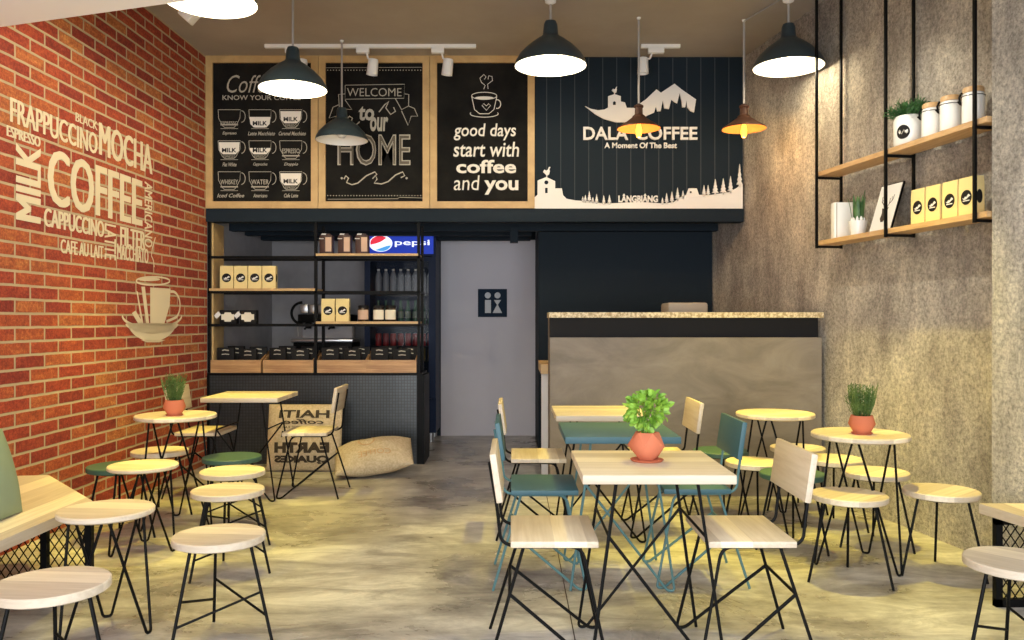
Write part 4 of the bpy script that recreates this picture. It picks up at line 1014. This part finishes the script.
for i in range(14):
    a_ = rnd.uniform(0, 6.28); r = rnd.uniform(0.0, 0.02); r2 = rnd.uniform(0.02, 0.06); b.tube(bend([(r*math.cos(a_), r*math.sin(a_), 0.105), (r*1.3*math.cos(a_), r*1.3*math.sin(a_), 0.16), (r2*math.cos(a_), r2*math.sin(a_), 0.23)], 0.03), 0.0018, 5)
b.build('stems', 'basil', t)
t.scale = (0.96, 0.96, 0.90)
o = leafblob(230, (0, 0, 0.222), (0.088, 0.080, 0.078), 0.036, 4).build('foliage', 'basil', t)
def herb(label, loc, seed):
    t = thing('potted_herb', label, 'potted plant', loc)
    b = MB(); b.lathe([(0, 0), (0.048, 0), (0.054, 0.008), (0, 0.006)], 28); b.build('saucer', 'terra', t)
    p = facetpot(0.042, 0.068, 0.058, 0.092, 8); p.v = [v+Vector((0, 0, 0.006)) for v in p.v]; p.build('pot', 'terra', t)
    b = MB(); b.lathe([(0.048, 0.082), (0, 0.086)], 12); b.build('soil', 'soil', t)
    rnd = random.Random(seed); b = MB()
    for i in range(95):
        a_ = rnd.uniform(0, 6.28); r0_ = 0.035*math.sqrt(rnd.random()); r1_ = r0_*2.1+rnd.uniform(-.01, .012); h = rnd.uniform(0.10, 0.19)
        base = Vector((r0_*math.cos(a_), r0_*math.sin(a_), 0.08)); tip = Vector((r1_*math.cos(a_), r1_*math.sin(a_), 0.08+h))
        mid = (base+tip)/2+Vector((0.008*math.cos(a_), 0.008*math.sin(a_), 0))
        b.tube([base, mid, tip], 0.0012, 4)
        for k in range(14):
            f = 0.2+0.8*k/14; p0 = base.lerp(tip, f); d = Vector((rnd.uniform(-1, 1), rnd.uniform(-1, 1), rnd.uniform(0.3, 1.3))).normalized(); s_ = d.cross(Vector((rnd.random(), rnd.random(), rnd.random()))).normalized()*0.0022
            b.add([p0, p0+d*0.009+s_, p0+d*0.021, p0+d*0.009-s_], [[0, 1, 2, 3]])
    b.build('foliage', 'herb', t)
    return t
herb('bushy herb in round terracotta pot on the table by the concrete wall', (1.842, 4.36, 0.7005), 5)
herb('bushy herb in round terracotta pot on the table by the brick wall', (-2.12, 5.20, 0.7005), 8)
# plants on hanging shelf
t = thing('potted_cedar', 'fluffy green plant in white pot with round black label on upper shelf', 'potted plant', W(5.0, 0.105, ZU), RZ)
b = MB(); b.lathe([(0, 0), (0.078, 0), (0.086, 0.01), (0.088, 0.15), (0.078, 0.178), (0.070, 0.178), (0.070, 0.16), (0, 0.16)], 36); b.build('pot', 'ceramic', t)
b = MB(); vs = []; R_ = 0.0885
cen = -1.0
ring_ = [(cen, 0.075)]+[(cen+0.45*math.cos(2*PI*i/24), 0.075+0.042*math.sin(2*PI*i/24)) for i in range(24)]
b.add([(R_*math.cos(a_), R_*math.sin(a_), z) for a_, z in ring_], [[0, i+1, (i+1) % 24+1] for i in range(24)], True); b.build('round_label', 'blacklabel', t)
b = MB(); vs = [(R_+0.001, cen-0.3+0.6*i/8, 0.075+0.012*math.sin(i*1.6)) for i in range(9)]
b.tube([(r*math.cos(a_), r*math.sin(a_), z) for r, a_, z in vs], 0.0025, 5); b.build('label_script', 'chalk', t)
b = MB(); rnd = random.Random(12)
for i in range(90):
    a_ = rnd.uniform(0, 6.28); el = rnd.uniform(0.25, 1.4); ln = rnd.uniform(0.11, 0.165)
    d = Vector((math.cos(a_)*math.cos(el), math.sin(a_)*math.cos(el)*(0.8 if math.sin(a_) < 0 else 0.35), math.sin(el)*0.85)); p0 = Vector((0.02*math.cos(a_), 0.02*math.sin(a_), 0.16)); tip = p0+d*ln
    b.tube([p0, tip], 0.0015, 4)
    for k in range(20):
        f = 0.15+0.85*k/20; q1 = p0.lerp(tip, f); e = (d+Vector((rnd.uniform(-1, 1), rnd.uniform(-1, 1), rnd.uniform(-.7, 1)))).normalized(); s_ = e.cross(Vector((rnd.random(), rnd.random(), rnd.random()))).normalized()*0.004
        b.add([q1, q1+e*0.012+s_, q1+e*0.028, q1+e*0.012-s_], [[0, 1, 2, 3]])
b.build('foliage', 'cedar', t)
def canister(d, label):
    t = thing('storage_jar', label, 'jar', W(d, 0.10, ZU), RZ)
    b = MB(); b.lathe([(0, 0), (0.050, 0), (0.056, 0.006), (0.056, 0.165), (0.050, 0.175), (0, 0.175)], 32); b.build('jar_body', 'ceramic', t)
    b = MB(); b.lathe([(0.053, 0.175), (0.053, 0.198), (0.048, 0.205), (0, 0.205)], 32); b.build('wood_lid', 'shelfwood', t)
    b = MB(); b.tube([(0.0575*math.cos(i*PI/12), 0.0575*math.sin(i*PI/12), 0.158) for i in range(24)], 0.002, 5, cyc=True)
    a_ = -1.95; c_, s_ = math.cos(a_), math.sin(a_)
    b.tube([(0.058*c_, 0.058*s_, 0.18), (0.070*c_, 0.070*s_, 0.155), (0.064*c_, 0.064*s_, 0.115), (0.078*c_, 0.078*s_, 0.135)], 0.006, 5); b.build('wire_clip', 'black', t)
    b = MB(); b.box((-0.012, -0.058, 0.004), (0.012, -0.0555, 0.012)); b.build('small_mark', 'blacklabel', t)
canister(4.80, 'white lidded storage jar next to the potted cedar on the upper shelf')
canister(4.645, 'white lidded storage jar in the middle on the upper shelf')
canister(4.47, 'white lidded storage jar at the near end of the upper shelf')
t = thing('snake_plant', 'small snake plant in white pot on the lower hanging shelf', 'potted plant', W(5.52, 0.11, ZL))
b = MB(); b.lathe([(0, 0), (0.045, 0), (0.060, 0.098), (0.055, 0.098), (0.052, 0.085), (0, 0.085)], 28); b.build('pot', 'ceramic', t)
b = MB(); w2 = MB(); rnd = random.Random(3)
for i in range(11):
    a_ = i*2.4; r = 0.02*math.sqrt(i/3); h = rnd.uniform(0.12, 0.22); lean = rnd.uniform(0.0, 0.035); ww = 0.015
    base = Vector((r*math.cos(a_), r*math.sin(a_), 0.08)); s_ = Vector((-math.sin(a_), math.cos(a_), 0)); o_ = Vector((math.cos(a_), math.sin(a_), 0))
    pts = []
    for k, (f, wk) in enumerate(((0, 0.7), (0.3, 1), (0.7, 0.85), (0.9, 0.4), (1, 0.02))):
        c = base+o_*lean*f*f+Vector((0, 0, h*f)); pts += [c-s_*ww*wk, c+o_*0.004, c+s_*ww*wk]
    (b).add(pts, [[3*k+j, 3*k+j+1, 3*k+j+4, 3*k+j+3] for k in range(4) for j in (0, 1)], True)
b.build('leaves', 'snake', t)
for i in range(9):
    a_ = i*0.7; h = rnd.uniform(0.03, 0.055); w2.lathe([(0.008, 0.08), (0.010, 0.08+h*0.6), (0.002, 0.08+h)], 8, (0.036*math.cos(a_), 0.036*math.sin(a_), 0))
w2.build('pale_shoots', 'ceramic', t)

# ------------------------------------------------------------ lamps
def pendant(name, label, x, y, zr, R_, lit, style='green'):
    t = thing(name, label, 'lamp', (x, y, H))
    dz = zr-H; s = R_/0.262
    outer = [(0.262, 0.0), (0.256, 0.03), (0.228, 0.080), (0.170, 0.140), (0.105, 0.190), (0.066, 0.215), (0.056, 0.232), (0.050, 0.30), (0.040, 0.325), (0.012, 0.332)]
    inner = [(0.258, 0.0), (0.250, 0.03), (0.222, 0.078), (0.164, 0.137), (0.100, 0.186), (0.0, 0.205)]
    if style == 'rust':
        s = R_/0.172
        outer = [(0.172, 0.0), (0.168, 0.012), (0.10, 0.055), (0.060, 0.085), (0.052, 0.092), (0.050, 0.10), (0.032, 0.115), (0.030, 0.165), (0.038, 0.172), (0.036, 0.185), (0.01, 0.20)]
        inner = [(0.170, 0.0), (0.164, 0.009), (0.096, 0.050), (0.05, 0.082), (0.0, 0.085)]
    sc_ = lambda pr: [(r*s, z*s+dz) for r, z in pr]
    b = MB(); b.lathe(sc_(outer), 48); b.lathe(sc_([outer[0], inner[0]]), 48); sh = b.build('lamp_shade', 'lampgreen' if style == 'green' else 'lamprust', t)
    b = MB(); b.lathe(sc_(inner), 48); b.build('shade_lining', 'lampwhite' if style == 'green' else 'lampcopper', sh)
    top = outer[-1][1]*s+dz
    b = MB(); b.tube([(0, 0, top-0.005), (0, 0, -0.02)], 0.0085); b.build('cord', 'cord', t)
    b = MB(); k_ = 1.0 if lit and style == 'green' else 0.3; b.lathe([(0.010, -0.05*k_), (0.036*k_+0.004, -0.035*k_), (0.042*k_+0.004, 0.0), (0, 0.0)], 24); b.build('ceiling_cap', 'white', t)
    if style == 'green':
        b = MB(); c = 0.085*s+dz
        b.lathe([(0.0, c-0.055), (0.028, c-0.048), (0.045, c-0.025), (0.050, c), (0.040, c+0.03), (0.02, c+0.06), (0.018, c+0.10)], 24)
        b.build('bulb', 'bulb' if lit else 'ceramic', t)
        if lit: light('pendant_light', 'POINT', (x, y, zr+0.01), lit, (1.0, 0.88, 0.62), shadow_soft_size=0.05)
    else:
        b = MB(); c = -0.01+dz
        b.lathe([(0.0, c-0.06), (0.014, c-0.055), (0.024, c-0.03), (0.026, c), (0.018, c+0.035), (0.012, c+0.07)], 20); b.build('bulb', 'edison', t)
        b = MB(); b.tube([(-0.008, 0, c+0.03), (-0.008, 0, c-0.035), (0.0, 0, c+0.01), (0.008, 0, c-0.035), (0.008, 0, c+0.03)], 0.002, 5); b.build('filament', 'filament', t)
        light('pendant_light', 'POINT', (x, y, zr-0.10), 5, (1.0, 0.55, 0.16), shadow_soft_size=0.03)
    return t
pendant('pendant_lamp', 'large lit dark enamel pendant lamp, topmost at the upper left', -1.745, 4.80, 3.14, 0.262, 20)
pendant('pendant_lamp', 'lit dark enamel pendant lamp in front of the coffee menu chalkboard', -1.588, 6.0, 2.97, 0.245, 18)
pendant('pendant_lamp', 'lit dark enamel pendant lamp at top centre, above the navy boards', 0.284, 6.1, 3.17, 0.265, 22)
pendant('pendant_lamp', 'lit dark enamel pendant lamp nearest the concrete wall', 2.03, 6.08, 3.155, 0.255, 8)
pendant('pendant_lamp', 'unlit dark green pendant lamp before the welcome chalkboard', -1.445, 7.03, 2.825, 0.222, 0)
pendant('rust_pendant_lamp', 'rust-coloured lamp with glowing filament bulb over the shop sign', 0.995, 6.50, 2.80, 0.170, 1, 'rust')
t7 = pendant('rust_pendant_lamp', 'rust-coloured lamp with glowing filament bulb at the edge of the navy boards', 1.835, 6.55, 2.81, 0.172, 1, 'rust')
b = MB(); b.tube([(0, 0, -0.01), (0.135, -0.42, -0.012)], 0.006); b.build('ceiling_cable', 'cord', t7)

# track lights
t = thing('track_light', 'long white ceiling track with spot heads above the chalkboards', 'track light', (0, 7.14, H))
g7 = lambda x: fx(x, 7.14)
b = MB(); b.box((g7(265), -0.018, -0.03), (g7(476), 0.018, 0)); b.build('track', 'white', t)
def spot(x, par, z0=-0.03, dx=0.0, tilt=0.12, y=0):
    b = MB(); b.bbox((x-0.10, y-0.025, z0-0.045), (x+0.01, y+0.025, z0), 0.005); b.build('adapter', 'white', par)
    b = MB(); b.tube(bend([(x-0.01, y, z0-0.04), (x+0.0, y, z0-0.09), (x+0.045, y, z0-0.10), (x+0.045, y, z0-0.13)], 0.01), 0.008); b.build('bracket', 'white', par)
    b = MB(); b.lathe([(0.0, 0.0), (0.038, -0.004), (0.044, -0.02), (0.048, -0.14), (0.042, -0.14), (0.03, -0.08), (0, -0.08)], 24); r = Matrix.Translation((x+0.048, y, z0-0.09)) @ Matrix.Rotation(tilt, 4, 'Y') @ Matrix.Rotation(0.1, 4, 'X'); b.v = [r @ v for v in b.v]; b.build('spot_head', 'white', par)
for x in (297, 368, 443): spot(g7(x), t)
t = thing('track_light', 'short white ceiling track with one spot above the navy boards', 'track light', (0, 7.14, H))
b = MB(); b.box((g7(641), -0.018, -0.03), (g7(680), 0.018, 0)); b.build('track', 'white', t)
b = MB(); b.bbox((g7(648), -0.025, -0.075), (g7(664), 0.025, -0.03), 0.005); b.build('adapter', 'white', t)
b = MB(); b.tube(bend([(g7(652), 0, -0.07), (g7(650), 0, -0.12), (g7(643), 0, -0.12), (g7(643), 0, -0.15)], 0.01), 0.008); b.build('bracket', 'white', t)
b = MB(); b.lathe([(0, 0), (0.038, -0.004), (0.044, -0.02), (0.048, -0.14), (0.042, -0.14), (0.03, -0.08), (0, -0.08)], 24, (g7(643), 0, -0.11)); b.build('spot_head', 'white', t)
t = thing('spot_light', 'small white angled ceiling spot near the brick wall', 'spot light', (fx(190, 5.75), 5.75, H))
b = MB(); b.lathe([(0, 0), (0.035, 0), (0.035, -0.02), (0, -0.02)], 20); b.tube([(0, 0, -0.015), (0.03, 0, -0.12)], 0.008); b.build('ceiling_mount', 'white', t)
b = MB(); b.bbox((-0.05, -0.05, -0.085), (0.05, 0.05, 0.085), 0.012); r = Matrix.Translation((0.02, 0, -0.225)) @ Matrix.Rotation(math.radians(42), 4, 'Y'); b.v = [r @ v for v in b.v]; b.build('spot_head', 'white', t)
